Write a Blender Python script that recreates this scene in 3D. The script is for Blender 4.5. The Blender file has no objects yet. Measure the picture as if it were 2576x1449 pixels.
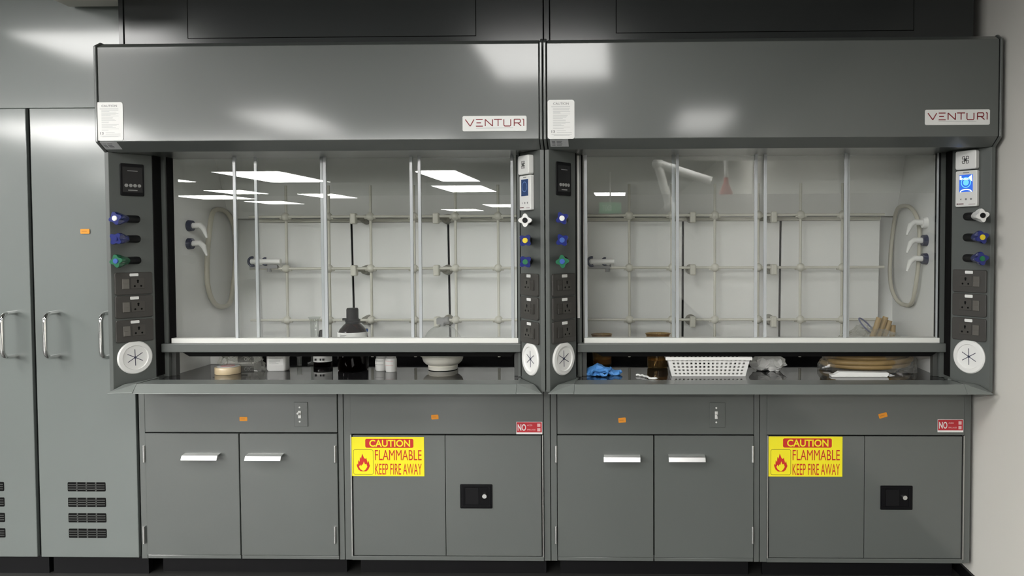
import bpy, bmesh, math, random
from mathutils import Vector, Matrix, noise
from math import sin, cos, pi

# ------------------------------------------------------------------ camera, world, exposure
SC = bpy.context.scene
COL = SC.collection
W_, H_ = 2576.0, 1449.0
CAMX, CAMD, CAMZ = 0.3105, 3.2, 1.4788
YAW, PIT, ROL = -0.0224, -0.0331, -0.0033
FPX, CX, CY = 2000.0, 1520.05, 675.07
_r = Vector((cos(YAW), -sin(YAW), 0)); _f = Vector((sin(YAW), cos(YAW), 0)); _u = Vector((0, 0, 1))
FWD = _f * cos(PIT) + _u * sin(PIT); _U = _u * cos(PIT) - _f * sin(PIT)
RGT = _r * cos(ROL) + _U * sin(ROL); UPV = _U * cos(ROL) - _r * sin(ROL)
CAMP = Vector((CAMX, -CAMD, CAMZ))
cam = bpy.data.cameras.new('camera'); camo = bpy.data.objects.new('camera', cam); COL.objects.link(camo)
m = Matrix((RGT, UPV, -FWD)).transposed().to_4x4(); m.translation = CAMP; camo.matrix_world = m
cam.sensor_fit = 'HORIZONTAL'; cam.sensor_width = 36.0; cam.lens = FPX / W_ * 36.0
cam.shift_x = (W_ / 2 - CX) / W_; cam.shift_y = (CY - H_ / 2) / W_
cam.clip_start = 0.05; cam.clip_end = 100
SC.camera = camo

wd = bpy.data.worlds.new('world'); SC.world = wd; wd.use_nodes = True
wd.node_tree.nodes['Background'].inputs[0].default_value = (0.8, 0.9, 1.0, 1)
wd.node_tree.nodes['Background'].inputs[1].default_value = 0.05
vs = SC.view_settings
SC.display_settings.display_device = 'sRGB'
vs.view_transform = 'Standard'; vs.look = 'None'; vs.gamma = 1.0; vs.use_curve_mapping = False
vs.exposure = 0.74
LAMP = 13.0
cy_ = SC.cycles
cy_.max_bounces = 10; cy_.diffuse_bounces = 4; cy_.glossy_bounces = 4; cy_.transparent_max_bounces = 24
cy_.transmission_bounces = 4; cy_.sample_clamp_indirect = 6.0; cy_.caustics_reflective = False; cy_.caustics_refractive = False

# measuring helpers: a photo pixel to a point on a plane of the real room
def ray(u, v):
    return (FWD + RGT * ((u - CX) / FPX) - UPV * ((v - CY) / FPX))
def at(u, v, y):
    d = ray(u, v); t = (y + CAMD) / d.y; return CAMP + d * t
def gnd(u, v, z):
    d = ray(u, v); t = (z - CAMZ) / d.z; return CAMP + d * t
def onx(u, v, x):
    d = ray(u, v); t = (x - CAMX) / d.x; return CAMP + d * t

# ------------------------------------------------------------------ materials
MATS = {}
def pm(name, col, rough=0.5, metal=0.0, spec=0.5, coat=0.0, emis=None, es=0.0):
    mt = bpy.data.materials.new(name); mt.use_nodes = True
    b = mt.node_tree.nodes['Principled BSDF']
    b.inputs['Base Color'].default_value = (*col, 1); b.inputs['Roughness'].default_value = rough
    b.inputs['Metallic'].default_value = metal; b.inputs['Specular IOR Level'].default_value = spec
    b.inputs['Coat Weight'].default_value = coat; b.inputs['Coat Roughness'].default_value = 0.08
    if emis:
        b.inputs['Emission Color'].default_value = (*emis, 1); b.inputs['Emission Strength'].default_value = es
    MATS[name] = mt; return mt
def add_noise(mt, scale, amt, rough_amt=0.0, bump=0.0, bscale=None):
    nt = mt.node_tree; b = nt.nodes['Principled BSDF']
    tc = nt.nodes.new('ShaderNodeTexCoord'); n = nt.nodes.new('ShaderNodeTexNoise')
    n.inputs['Scale'].default_value = scale; n.inputs['Detail'].default_value = 5
    nt.links.new(tc.outputs['Object'], n.inputs['Vector'])
    c = b.inputs['Base Color'].default_value[:3]
    mx = nt.nodes.new('ShaderNodeMix'); mx.data_type = 'RGBA'
    mx.inputs[6].default_value = (*[x * (1 - amt) for x in c], 1); mx.inputs[7].default_value = (*[min(1, x * (1 + amt)) for x in c], 1)
    nt.links.new(n.outputs['Fac'], mx.inputs[0]); nt.links.new(mx.outputs[2], b.inputs['Base Color'])
    if rough_amt:
        r = b.inputs['Roughness'].default_value
        mr = nt.nodes.new('ShaderNodeMapRange'); mr.inputs[1].default_value = 0.3; mr.inputs[2].default_value = 0.7
        mr.inputs[3].default_value = max(0.02, r - rough_amt); mr.inputs[4].default_value = r + rough_amt
        nt.links.new(n.outputs['Fac'], mr.inputs[0]); nt.links.new(mr.outputs[0], b.inputs['Roughness'])
    if bump:
        n2 = nt.nodes.new('ShaderNodeTexNoise'); n2.inputs['Scale'].default_value = bscale or scale * 8; n2.inputs['Detail'].default_value = 3
        nt.links.new(tc.outputs['Object'], n2.inputs['Vector'])
        bp = nt.nodes.new('ShaderNodeBump'); bp.inputs['Strength'].default_value = bump; bp.inputs['Distance'].default_value = 0.001
        nt.links.new(n2.outputs['Fac'], bp.inputs['Height']); nt.links.new(bp.outputs[0], b.inputs['Normal'])
    return mt
def glass(name, tint=(1, 1, 1), ior=1.5, rough=0.0, haze=0.0, hazecol=(.8, .8, .8)):
    mt = bpy.data.materials.new(name); mt.use_nodes = True; nt = mt.node_tree
    for n in list(nt.nodes):
        if n.type != 'OUTPUT_MATERIAL': nt.nodes.remove(n)
    out = [n for n in nt.nodes if n.type == 'OUTPUT_MATERIAL'][0]
    t = nt.nodes.new('ShaderNodeBsdfTransparent'); t.inputs[0].default_value = (*tint, 1)
    g = nt.nodes.new('ShaderNodeBsdfGlossy'); g.inputs['Roughness'].default_value = rough
    # Schlick reflectance, the same on both faces of the thin sheet
    lw = nt.nodes.new('ShaderNodeLayerWeight'); lw.inputs[0].default_value = 0.5
    pw = nt.nodes.new('ShaderNodeMath'); pw.operation = 'POWER'; pw.inputs[1].default_value = 5.0
    nt.links.new(lw.outputs['Facing'], pw.inputs[0])
    f0 = ((ior - 1) / (ior + 1)) ** 2
    fr = nt.nodes.new('ShaderNodeMath'); fr.operation = 'MULTIPLY_ADD'; fr.inputs[1].default_value = 1 - f0; fr.inputs[2].default_value = f0
    nt.links.new(pw.outputs[0], fr.inputs[0])
    mx = nt.nodes.new('ShaderNodeMixShader')
    nt.links.new(fr.outputs[0], mx.inputs[0]); nt.links.new(t.outputs[0], mx.inputs[1]); nt.links.new(g.outputs[0], mx.inputs[2])
    last = mx
    if haze:
        d = nt.nodes.new('ShaderNodeBsdfDiffuse'); d.inputs[0].default_value = (*hazecol, 1)
        m2 = nt.nodes.new('ShaderNodeMixShader'); m2.inputs[0].default_value = haze
        nt.links.new(mx.outputs[0], m2.inputs[1]); nt.links.new(d.outputs[0], m2.inputs[2]); last = m2
    nt.links.new(last.outputs[0], out.inputs[0]); MATS[name] = mt; return mt

PAINT = add_noise(pm('grey_paint', (.098, .107, .101), .40, spec=.5, coat=.75), 3.0, .03, .03, .03, 900)
PAINT.node_tree.nodes['Principled BSDF'].inputs['Coat Roughness'].default_value = .10
SPAINT = add_noise(pm('satin_grey_paint', (.098, .107, .101), .36, spec=.5), 3.0, .03, .03, .05, 700)
PAINT_TALL = add_noise(pm('tall_cabinet_lit_paint', (.142, .161, .153), .40, spec=.5, coat=.75), 3.0, .03, .03, .03, 900)  # cabinet grey lightened, the stronger light at the left put into the colour
PAINT_TALL.node_tree.nodes['Principled BSDF'].inputs['Coat Roughness'].default_value = .115
DUCT = add_noise(pm('shade_dark_paint', (.028, .031, .031), .2), 3, .05)  # grey darkened in place of the light cutoff under the ceiling
SILLP = add_noise(pm('sill_lit_paint', (.165, .18, .171), .30, spec=.5), 3.0, .03, .03, .05, 700)  # sill grey lightened, stands in for overhead light on the slope
DPAINT = add_noise(pm('dark_grey_paint', (.06, .063, .06), .35), 5, .05)
EDGE = pm('bare_steel_edge', (.5, .5, .48), .3, .8)
BLACK = pm('black_plastic', (.005, .005, .006), .45, spec=.2)
BLKGLOSS = pm('black_gloss', (.004, .004, .005), .3, spec=.15)
VOID = pm('dark_recess', (.006, .006, .006), .8, spec=.1)
WTOP = add_noise(pm('black_worktop', (.012, .012, .013), .05, spec=.5), 6, .3, .02)
LINER = add_noise(pm('hood_liner', (.78, .785, .772), .45, spec=.3), 2.5, .04)
CREAM = pm('cream_plastic', (.58, .57, .50), .4)
WHITE = pm('white_plastic', (.82, .82, .80), .35)
WPAPER = add_noise(pm('white_paper', (.85, .85, .83), .8, spec=.1), 30, .03)
WWALL = add_noise(pm('white_wall_paint', (.77, .75, .70), .75, spec=.2), 2, .02, 0, .05, 300)
CEIL = add_noise(pm('ceiling_paint', (.22, .225, .225), .8, spec=.2), 3, .05)
FLOORM = add_noise(pm('vinyl_floor', (.045, .045, .043), .4), 8, .1, .05)
DARKWALL = add_noise(pm('far_wall_paint', (.40, .41, .40), .7), 1.5, .1)
CHROME = pm('chrome', (.85, .85, .84), .08, 1.0)
PULLM = pm('polished_pull_metal', (.92, .92, .91), .3, .9)
BRUSHED = pm('brushed_aluminium', (.75, .75, .74), .25, 1.0)
ALU = pm('pale_aluminium', (.62, .63, .64), .4, .3)
STRIP = pm('clear_edge_plastic', (.46, .485, .50), .15, 0, .6)
RAILW = pm('pale_channel', (.78, .79, .75), .4)
SOCK = pm('socket_plastic', (.050, .047, .043), .4)
SOCKF = pm('socket_face_plastic', (.060, .056, .050), .35)
ROCK = pm('sheen_rocker_plastic', (.12, .112, .10), .25, 0, .7)  # same rocker, lightened by reflections painted in on the outer posts
ROCKD = pm('plain_rocker_plastic', (.04, .037, .033), .3)
BLUE = pm('blue_plastic', (.006, .015, .16), .15, coat=.4)
GREEN = pm('green_plastic', (.012, .13, .06), .18, coat=.4)
BLUECAP = pm('light_blue_cap', (.03, .10, .38), .25)
GREENCAP = pm('green_cap', (.01, .16, .06), .25)
YELLOWCAP = pm('yellow_cap', (.80, .62, .02), .35)
SCREEN = pm('blue_screen', (.01, .02, .05), .1, emis=(.035, .13, .62), es=.75)
SCREENL = pm('screen_glow_ring', (.1, .2, .4), .1, emis=(.10, .45, .95), es=.85)
SCREENW = pm('screen_white', (.6, .7, .8), .1, emis=(.75, .9, 1.0), es=.9)
SCREEND = pm('dim_blue_screen', (.012, .025, .06), .1, emis=(.03, .06, .16), es=.35)
SCREENDR = pm('dim_screen_ring', (.05, .08, .15), .2, emis=(.07, .12, .25), es=.5)
INK = pm('grey_ink', (.25, .25, .25), .7)
INKL = pm('pale_grey_ink', (.48, .49, .49), .7)
INKD = pm('dark_ink', (.03, .03, .03), .6)
REDINK = pm('logo_red', (.24, .012, .02), .5)
RED = pm('sign_red', (.58, .025, .015), .45)
REDK = pm('sticker_red', (.50, .02, .03), .45)
YELLOW = pm('sign_yellow', (.90, .80, .015), .5)
ORANGE = pm('orange_sticker', (.85, .32, .02), .6)
PANEL = pm('control_panel_face', (.016, .016, .017), .18)
PANELK = pm('panel_key', (.34, .34, .33), .3)
GLASS = glass('sash_glass', (.985, .99, .985), 1.5)
LGLASS = glass('lab_glass', (.93, .94, .93), 1.5, haze=.03)
BGLASS = glass('brown_stained_glass', (.72, .58, .34), 1.5, haze=.08, hazecol=(.45, .34, .16))
AMBER = glass('amber_glass', (.11, .032, .018), 1.45, haze=.05, hazecol=(.012, .006, .004))
FILM = glass('plastic_film', (.95, .95, .93), 1.6, rough=.06, haze=.12, hazecol=(.7, .7, .66))
RUBBER = pm('beige_rubber', (.52, .50, .42), .45)
TAN = add_noise(pm('tan_rubber', (.36, .245, .105), .5), 25, .18)
TAPE = pm('tape_side', (.62, .50, .32), .3, coat=.3)
PINK = pm('tape_core_label', (.80, .42, .42), .5)
GLOVEB = add_noise(pm('blue_nitrile', (.085, .30, .72), .5), 25, .12)
LIQA = pm('amber_liquid', (.30, .12, .01), .1)
LIQD = pm('dark_red_liquid', (.035, .008, .005), .1)
PORC = pm('white_polypropylene', (.80, .78, .70), .4)
NAVY = pm('navy_plastic', (.03, .035, .07), .4)
GREYP = pm('grey_plastic', (.25, .25, .25), .4)
LAMPM = pm('lamp_diffuser', (.9, .9, .9), .5, emis=(1.0, .985, .94), es=LAMP)
LAMPB = pm('bright_lamp_diffuser', (.9, .9, .9), .5, emis=(1.0, .985, .94), es=LAMP * 1.8)
LAMPD = pm('dim_lamp_diffuser', (.9, .9, .9), .5, emis=(1.0, .97, .90), es=LAMP * .6)
REDHOOD = pm('red_hood_plastic', (.45, .02, .02), .3)
EXITG = pm('exit_sign_green', (.02, .3, .1), .4, emis=(.03, .5, .18), es=.6)
WHEMIT = pm('exit_sign_white', (.8, .9, .8), .4, emis=(.7, 1, .8), es=.6)

# ------------------------------------------------------------------ mesh building
XZ = Matrix(((1, 0, 0), (0, 0, -1), (0, 1, 0)))   # local (a right, b up, c out) on a wall that faces -y
def frame(o, right=(1, 0, 0), up=(0, 0, 1)):
    r = Vector(right).normalized(); u = Vector(up).normalized(); n = r.cross(u)
    M = Matrix((r, u, n)).transposed().to_4x4(); M.translation = Vector(o); return M
I4 = Matrix.Identity(4)
class MB:
    def __init__(s): s.v = []; s.f = []
    def add(s, vs_, fs, M=None):
        k = len(s.v)
        s.v += [(M @ Vector(p)) if M else Vector(p) for p in vs_]
        s.f += [tuple(i + k for i in f) for f in fs]; return s
    def box(s, a0, a1, b0, b1, c0, c1, M=None):
        p = [(a, b, c) for c in (c0, c1) for b in (b0, b1) for a in (a0, a1)]
        return s.add(p, [(0, 2, 3, 1), (4, 5, 7, 6), (0, 1, 5, 4), (2, 6, 7, 3), (0, 4, 6, 2), (1, 3, 7, 5)], M)
    def prism(s, poly, c0, c1, M=None):
        n = len(poly); p = [(a, b, c0) for a, b in poly] + [(a, b, c1) for a, b in poly]
        return s.add(p, [tuple(range(n - 1, -1, -1)), tuple(range(n, 2 * n))] + [(i, (i + 1) % n, n + (i + 1) % n, n + i) for i in range(n)], M)
    def rr(s, a0, a1, b0, b1, r, c0, c1, M=None, k=5):
        return s.prism(rrect(a0, a1, b0, b1, r, k), c0, c1, M)
    def cyl(s, p0, p1, r0, r1=None, n=20, M=None):
        p0 = Vector(p0); p1 = Vector(p1); r1 = r0 if r1 is None else r1
        d = (p1 - p0).normalized(); a = d.orthogonal().normalized(); b = d.cross(a)
        p = [p0 + (a * cos(2 * pi * i / n) + b * sin(2 * pi * i / n)) * r0 for i in range(n)] + \
            [p1 + (a * cos(2 * pi * i / n) + b * sin(2 * pi * i / n)) * r1 for i in range(n)]
        return s.add(p, [tuple(range(n - 1, -1, -1)), tuple(range(n, 2 * n))] + [(i, (i + 1) % n, n + (i + 1) % n, n + i) for i in range(n)], M)
    def lathe(s, prof, c=(0, 0, 0), n=32, M=None, caps=True):
        k = len(prof); p = []
        for r, z in prof:
            for i in range(n): p.append((c[0] + r * cos(2 * pi * i / n), c[1] + r * sin(2 * pi * i / n), c[2] + z))
        f = [(j * n + i, j * n + (i + 1) % n, (j + 1) * n + (i + 1) % n, (j + 1) * n + i) for j in range(k - 1) for i in range(n)]
        if caps: f += [tuple(range(n - 1, -1, -1)), tuple(range((k - 1) * n, k * n))]
        return s.add(p, f, M)
    def tube(s, pts, r, n=10, closed=False, M=None):
        pts = [Vector(p) for p in pts]; k = len(pts); p = []; a = None
        for i in range(k):
            if closed: d = pts[(i + 1) % k] - pts[i - 1]
            else: d = pts[min(i + 1, k - 1)] - pts[max(i - 1, 0)]
            d.normalize()
            if a is None: a = d.orthogonal().normalized()
            a = (a - d * a.dot(d)).normalized(); b = d.cross(a)
            rr_ = r[i] if isinstance(r, (list, tuple)) else r
            p += [pts[i] + (a * cos(2 * pi * j / n) + b * sin(2 * pi * j / n)) * rr_ for j in range(n)]
        f = [(i * n + j, i * n + (j + 1) % n, ((i + 1) % k) * n + (j + 1) % n, ((i + 1) % k) * n + j) for i in range(k if closed else k - 1) for j in range(n)]
        if not closed: f += [tuple(range(n - 1, -1, -1)), tuple(range((k - 1) * n, k * n))]
        return s.add(p, f, M)
    def ball(s, c, r, n=16, sc=(1, 1, 1), M=None):
        prof = [(max(1e-4, r * sin(pi * i / n)), -r * cos(pi * i / n)) for i in range(n + 1)]
        k0 = len(s.v); s.lathe(prof, (0, 0, 0), n * 2 if n < 12 else 24, None, False)
        for i in range(k0, len(s.v)):
            q = Vector((s.v[i].x * sc[0], s.v[i].y * sc[1], s.v[i].z * sc[2])) + Vector(c); s.v[i] = (M @ q) if M else q
        return s
    def strokes(s, lines, w, c0, c1, M=None):
        for (a0, b0), (a1, b1) in lines:
            d = Vector((a1 - a0, b1 - b0)); L = d.length; d /= L; nn = Vector((-d.y, d.x)) * w / 2; e = d * 0
            P = [Vector((a0, b0)) - e + nn, Vector((a0, b0)) - e - nn, Vector((a1, b1)) + e - nn, Vector((a1, b1)) + e + nn]
            s.prism([(q.x, q.y) for q in P], c0, c1, M)
        return s
def rrect(a0, a1, b0, b1, r, k=5):
    P = []
    for (ca, cb, t0) in ((a1 - r, b0 + r, -pi / 2), (a1 - r, b1 - r, 0), (a0 + r, b1 - r, pi / 2), (a0 + r, b0 + r, pi)):
        for i in range(k + 1):
            t = t0 + pi / 2 * i / k; P.append((ca + r * cos(t), cb + r * sin(t)))
    return P
def woff(o):
    v = Vector((0, 0, 0))
    while o is not None: v = v + o.location; o = o.parent
    return v
def obj(name, mb, mat, parent=None, smooth=False, bevel=0.0, loc=None, extra=None):
    """link the collected shapes as ONE mesh object; coordinates are the room's"""
    me = bpy.data.meshes.new(name)
    off = woff(parent)
    if parent is None:
        if loc is None and mb.v:
            xs = [p.x for p in mb.v]; ys = [p.y for p in mb.v]; zs = [p.z for p in mb.v]
            loc = Vector(((min(xs) + max(xs)) / 2, (min(ys) + max(ys)) / 2, min(zs)))
        off = Vector(loc)
    me.from_pydata([tuple(p - off) for p in mb.v], [], mb.f); me.update()
    bm = bmesh.new(); bm.from_mesh(me); bmesh.ops.recalc_face_normals(bm, faces=bm.faces[:]); bm.to_mesh(me); bm.free()
    me.materials.append(mat)
    o = bpy.data.objects.new(name, me); COL.objects.link(o)
    if parent is not None: o.parent = parent
    else: o.location = off
    if smooth:
        for p in me.polygons: p.use_smooth = True
        es = o.modifiers.new('edge_split', 'EDGE_SPLIT'); es.split_angle = math.radians(38)
    if bevel:
        b = o.modifiers.new('bevel', 'BEVEL'); b.width = bevel; b.segments = 2; b.limit_method = 'ANGLE'; b.angle_limit = math.radians(40)
    return o
def tag(o, label, cat, group=None):
    o['label'] = label; o['category'] = cat
    if group: o['group'] = group
    return o
def thing(name, loc, label, cat, group=None):
    o = bpy.data.objects.new(name, None); COL.objects.link(o); o.location = Vector(loc); o.empty_display_size = .05
    return tag(o, label, cat, group)
def struct(o): o['kind'] = 'structure'; return o
def B(*a, M=None): return MB().box(*a, M=M)
def WB(x0, x1, y0, y1, z0, z1): return MB().box(x0, x1, y0, y1, z0, z1)
def copy_tree(o, parent=None):
    c = o.copy(); COL.objects.link(c)
    if parent is not None: c.parent = parent
    for ch in o.children: copy_tree(ch, c)
    return c
def text(s, a0, a1, b0, b1, M, c=0.0003, bold=0.0, mb=None):
    """lettering of the word s filling the given rectangle of frame M"""
    cu = bpy.data.curves.new('lettering', 'FONT'); cu.body = s; cu.offset = bold; cu.resolution_u = 4
    t = bpy.data.objects.new('lettering', cu); COL.objects.link(t)
    dg = bpy.context.evaluated_depsgraph_get(); ev = t.evaluated_get(dg); me = ev.to_mesh()
    vs_ = [v.co.copy() for v in me.vertices]; fs = [tuple(p.vertices) for p in me.polygons]
    ev.to_mesh_clear(); bpy.data.objects.remove(t); bpy.data.curves.remove(cu)
    x0 = min(v.x for v in vs_); x1 = max(v.x for v in vs_); y0 = min(v.y for v in vs_); y1 = max(v.y for v in vs_)
    mb = mb or MB()
    mb.add([(a0 + (v.x - x0) / (x1 - x0) * (a1 - a0), b0 + (v.y - y0) / (y1 - y0) * (b1 - b0), c) for v in vs_], fs, M)
    return mb
def jitter(mb, amp, scale, seed=0):
    for i, p in enumerate(mb.v):
        q = p * scale + Vector((seed * 3.1, seed * 1.7, seed * 2.3))
        mb.v[i] = p + Vector((noise.noise(q), noise.noise(q + Vector((9, 3, 1))), noise.noise(q + Vector((2, 8, 5))))) * amp
    return mb

# ------------------------------------------------------------------ the room
ZC = 2.75
XR = 1.812
struct(obj('floor', WB(-15, XR + .1, -30, .95, -.05, 0), FLOORM))
struct(obj('ceiling', WB(-15, XR + .1, -30, .95, ZC, ZC + .05), CEIL))
struct(obj('wall_right', WB(XR, XR + .1, -30, .95, 0, ZC), WWALL))
struct(obj('wall_back', WB(-15, XR, .86, .95, 0, ZC), WWALL))
struct(obj('wall_left', WB(-15.1, -15, -30, .95, 0, ZC), DARKWALL))
struct(obj('wall_front', WB(-15, XR, -30.1, -30, 0, ZC), DARKWALL))
struct(obj('baseboard_right', WB(XR - .012, XR, -30, .855, 0, .05), BLACK))

# (x0, x1, y0, y1, brightness): rows of panels, the far rows show in the glass, the near ones as blobs on the headers, a few are added unseen for light
lamps = [(-.62, .22, -3.0, -1.75, .8), (-3.35, -2.45, -1.85, -1.1, 1.0), (-3.45, -2.8, -5.9, -4.5, 1.0), (.9, 1.42, -6.1, -4.6, .6), (-.24, .10, -6.5, -5.5, .55),
         (-6.6, -5.2, -6.2, -4.6, 2.2), (-6.2, -5.3, -2.6, -1.2, 1.8), (-6.9, -5.7, -12.6, -10.2, 1.6), (-3.35, -2.6, -12.6, -10.2, 1.6), (-3.9, -2.8, -16.0, -13.9, 1.6),  # near left panel is added, for stronger light from the left
         (-9.6, -8.7, -16.4, -15.0, 1.6), (-8.0, -7.1, -18.5, -16.6, 1.6), (-.4, .4, -18.0, -16.6, 1.2), (-9.4, -8.4, -12.4, -10.4, 2), (-9.4, -8.5, -6.2, -4.4, 2.2),
         (-11.6, -10.1, -18.8, -17.0, 1.4), (-11.0, -9.9, -21.8, -20.0, 1.4), (-6.5, -5.2, -28.0, -26.2, 1.4), (-4.3, -3.1, -24.6, -22.6, 1.4), (-13.5, -12.4, -12.4, -10.6, 1.4), (-6.6, -4.4, -7.95, -7.4, 4.2), (-3.8, -1.9, -7.95, -7.4, 4.2), (-1.5, -.1, -7.95, -7.4, 3.0)]  # closing row is added and unseen, to brighten the hood interiors
for k, (x0, x1, y0, y1, br) in enumerate(lamps):
    lm = pm('lamp_diffuser_%d' % k, (.9, .9, .9), .5, emis=(1.0, .99, .96), es=LAMP * br)
    t = thing('ceiling_light', ((x0 + x1) / 2, (y0 + y1) / 2, ZC - .02), 'flat white ceiling light panel behind the viewer, from the mirrored and added rows', 'light', 'ceiling light panels of the lab')
    obj('frame', WB(x0 - .03, x1 + .03, y0 - .03, y1 + .03, ZC - .015, ZC), WHITE, t)
    obj('diffuser', WB(x0, x1, y0, y1, ZC - .02, ZC - .014), lm, t)

# white ceiling ledge, top left corner of the view
p = at(175, 17, .185); q = at(302, 17, .185)
struct(obj('trim_1', WB(p.x, -1.80, -.35, .185, p.z, ZC), WWALL))

# ------------------------------------------------------------------ dimensions of the hoods
HW = .8975                                   # half width of one hood
YH = -.05                                    # header front
def Z(v, y, u=1365): return at(u, v, y).z
ZHT, ZHB = 2.262, 1.887                      # header front face
ZHU = Z(376, .0)                             # header underside
ZTOP = ZHT + .02
ZPB = .872                                   # bottom of the posts
FX, FY = .097, .136                          # angled post face, across and into the hood
STRIP_W = .018
FL = math.hypot(FX, FY)
YS = .215                                    # sash glass
ZW = .90                                     # worktop
YBK = .80
LHW = .765                                   # half width inside
ZRT, ZRB = Z(864, .175), Z(886, .175)        # sash rail

def face_frame(cx, side, z=0.0):
    """frame on the angled face of a post, origin at the middle of the face; a to the viewer's right"""
    xo = cx + side * (HW - STRIP_W); xi = xo - side * FX
    o = Vector(((xo + xi) / 2, FY / 2, z))
    r = Vector((FX, FY, 0)) if side < 0 else Vector((FX, -FY, 0))
    return frame(o, r)

def star(R, n=48, lob=.30):
    return [(R * (1 - lob / 2 + lob / 2 * cos(4 * (2 * pi * i / n))) * cos(2 * pi * i / n + .0), R * (1 - lob / 2 + lob / 2 * cos(4 * (2 * pi * i / n))) * sin(2 * pi * i / n)) for i in range(n)]

def knob(parent, cx, side, v, mat, capmat, rot, u):
    F = face_frame(cx, side)
    s = .012 * (1 if side < 0 else -1)
    base = F @ Vector((s, 0, 0)); z = at(u, v, .0).z
    base.z = z
    M = frame(base)                           # axis straight out into the room
    stem = obj('control_knob', MB().cyl((0, 0, -.012), (0, 0, .064), .0165, .0150, n=20, M=M), BLACK, parent, True)
    stem['label'] = 'valve stem and handle sticking out of the post'
    n = 48; R = .0275; st = star(R, n, .36)
    mb = MB(); rings = []
    for c, k in ((.058, 0), (.075, .25), (.098, .8), (.112, 1.0), (.128, 1.0), (.131, .93)):
        ring = []
        for i, (a, b) in enumerate(st):
            t = 2 * pi * i / n; a2, b2 = .0145 * cos(t), .0145 * sin(t)
            x, y = a2 + (a - a2) * k, b2 + (b - b2) * k
            ring.append((x * cos(rot) - y * sin(rot), x * sin(rot) + y * cos(rot), c))
        rings.append(ring)
    vs_ = [p for r in rings for p in r]
    fs = [(j * n + i, j * n + (i + 1) % n, (j + 1) * n + (i + 1) % n, (j + 1) * n + i) for j in range(len(rings) - 1) for i in range(n)]
    fs += [tuple(range(n - 1, -1, -1)), tuple(range((len(rings) - 1) * n, len(rings) * n))]
    mb.add(vs_, fs, M)
    obj('knob_handle', mb, mat, stem, True)
    obj('knob_cap', MB().cyl((0, 0, .128), (0, 0, .1335), .0105, n=24, M=M).cyl((0, 0, .1335), (0, 0, .135), .009, n=24, M=M), capmat, stem, True)

def socket(parent, cx, side, v, u, dark):
    z = at(u, v, FY / 2).z; F = face_frame(cx, side, z)
    pl = obj('socket_outlet', MB().rr(-.073, .073, -.046, .046, .008, 0, .009, F), SOCK, parent, bevel=.002)
    sg = 1 if side < 0 else -1                # the switch is on the outer side
    a0 = -.033 * sg
    c = .009
    obj('switch', MB().box(a0 - .0135, a0 + .0135, -.022, .020, c, c + .004, M=F).box(a0 - .0125, a0 + .0125, -.021, .0, c + .004, c + .006, M=F), ROCKD if dark else ROCK, pl, bevel=.001)
    a1 = .014 * sg
    obj('socket_face', MB().box(a1 - .0265, a1 + .0265, -.022, .022, c, c + .002, M=F), SOCKF, pl, bevel=.001)
    h = MB()
    for (a, b, r) in ((a1, .011, .0045), (a1, .005, .0035), (a1 - .0125, -.011, .004), (a1 + .0125, -.011, .004)):
        h.cyl((a, b, c + .001), (a, b, c + .0025), r, n=14, M=F)
    obj('pin_hole', h, VOID, pl)
    t = obj('name_tag', MB().rr(-.017, .017, .030, .042, .003, c, c + .0012, F), WHITE, pl)
    t['label'] = 'small white name tag'
    obj('tag_text', MB().box(-.012, .012, .0345, .0375, c + .0012, c + .0015, M=F), INK, t) if False else None

def cable_port(parent, cx, side, v, u):
    z = at(u, v, FY / 2).z; F = face_frame(cx, side, z)
    R = .069
    ring = MB().lathe([(R, 0), (R, .004), (R - .004, .008), (R - .018, .009), (R - .020, .004), (.0005, .003)], (0, 0, 0), 48, F)
    pt = obj('cable_port', ring, WHITE, parent, True)
    pt['label'] = 'round white rubber cable port with slits'
    sl = MB()
    for k in range(3):
        t = pi / 3 * k + .55
        sl.strokes([((-.034 * cos(t), -.034 * sin(t)), (.034 * cos(t), .034 * sin(t)))], .0026, .0034, .0042, F)
    sl.cyl((0, 0, .0034), (0, 0, .0043), .005, n=12, M=F)
    obj('slit', sl, NAVY, pt)

def control_panel(parent, cx, side, v0, v1, u):
    z0 = at(u, v1, FY / 2).z; z1 = at(u, v0, FY / 2).z; F = face_frame(cx, side, (z0 + z1) / 2); h = (z1 - z0) / 2
    s = 0.004 * (1 if side < 0 else -1)
    p = obj('control_panel', MB().rr(s - .046, s + .046, -h, h, .006, 0, .006, F), BLACK, parent, bevel=.0015)
    obj('panel_face', MB().box(s - .038, s + .038, -h + .015, h - .014, .006, .0075, M=F), PANEL, p)
    ks = MB()
    for k in range(4): ks.cyl((s - .025 + k * .0167, -h * .36, .0075), (s - .025 + k * .0167, -h * .36, .010), .0068, n=18, M=F)
    obj('keys', ks, PANELK, p, True)
    obj('panel_print', MB().box(s - .020, s + .020, h * .53, h * .57, .0075, .0079, M=F).box(s - .018, s + .018, -h * .68, -h * .62, .0075, .0079, M=F), INK, p)

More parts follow.
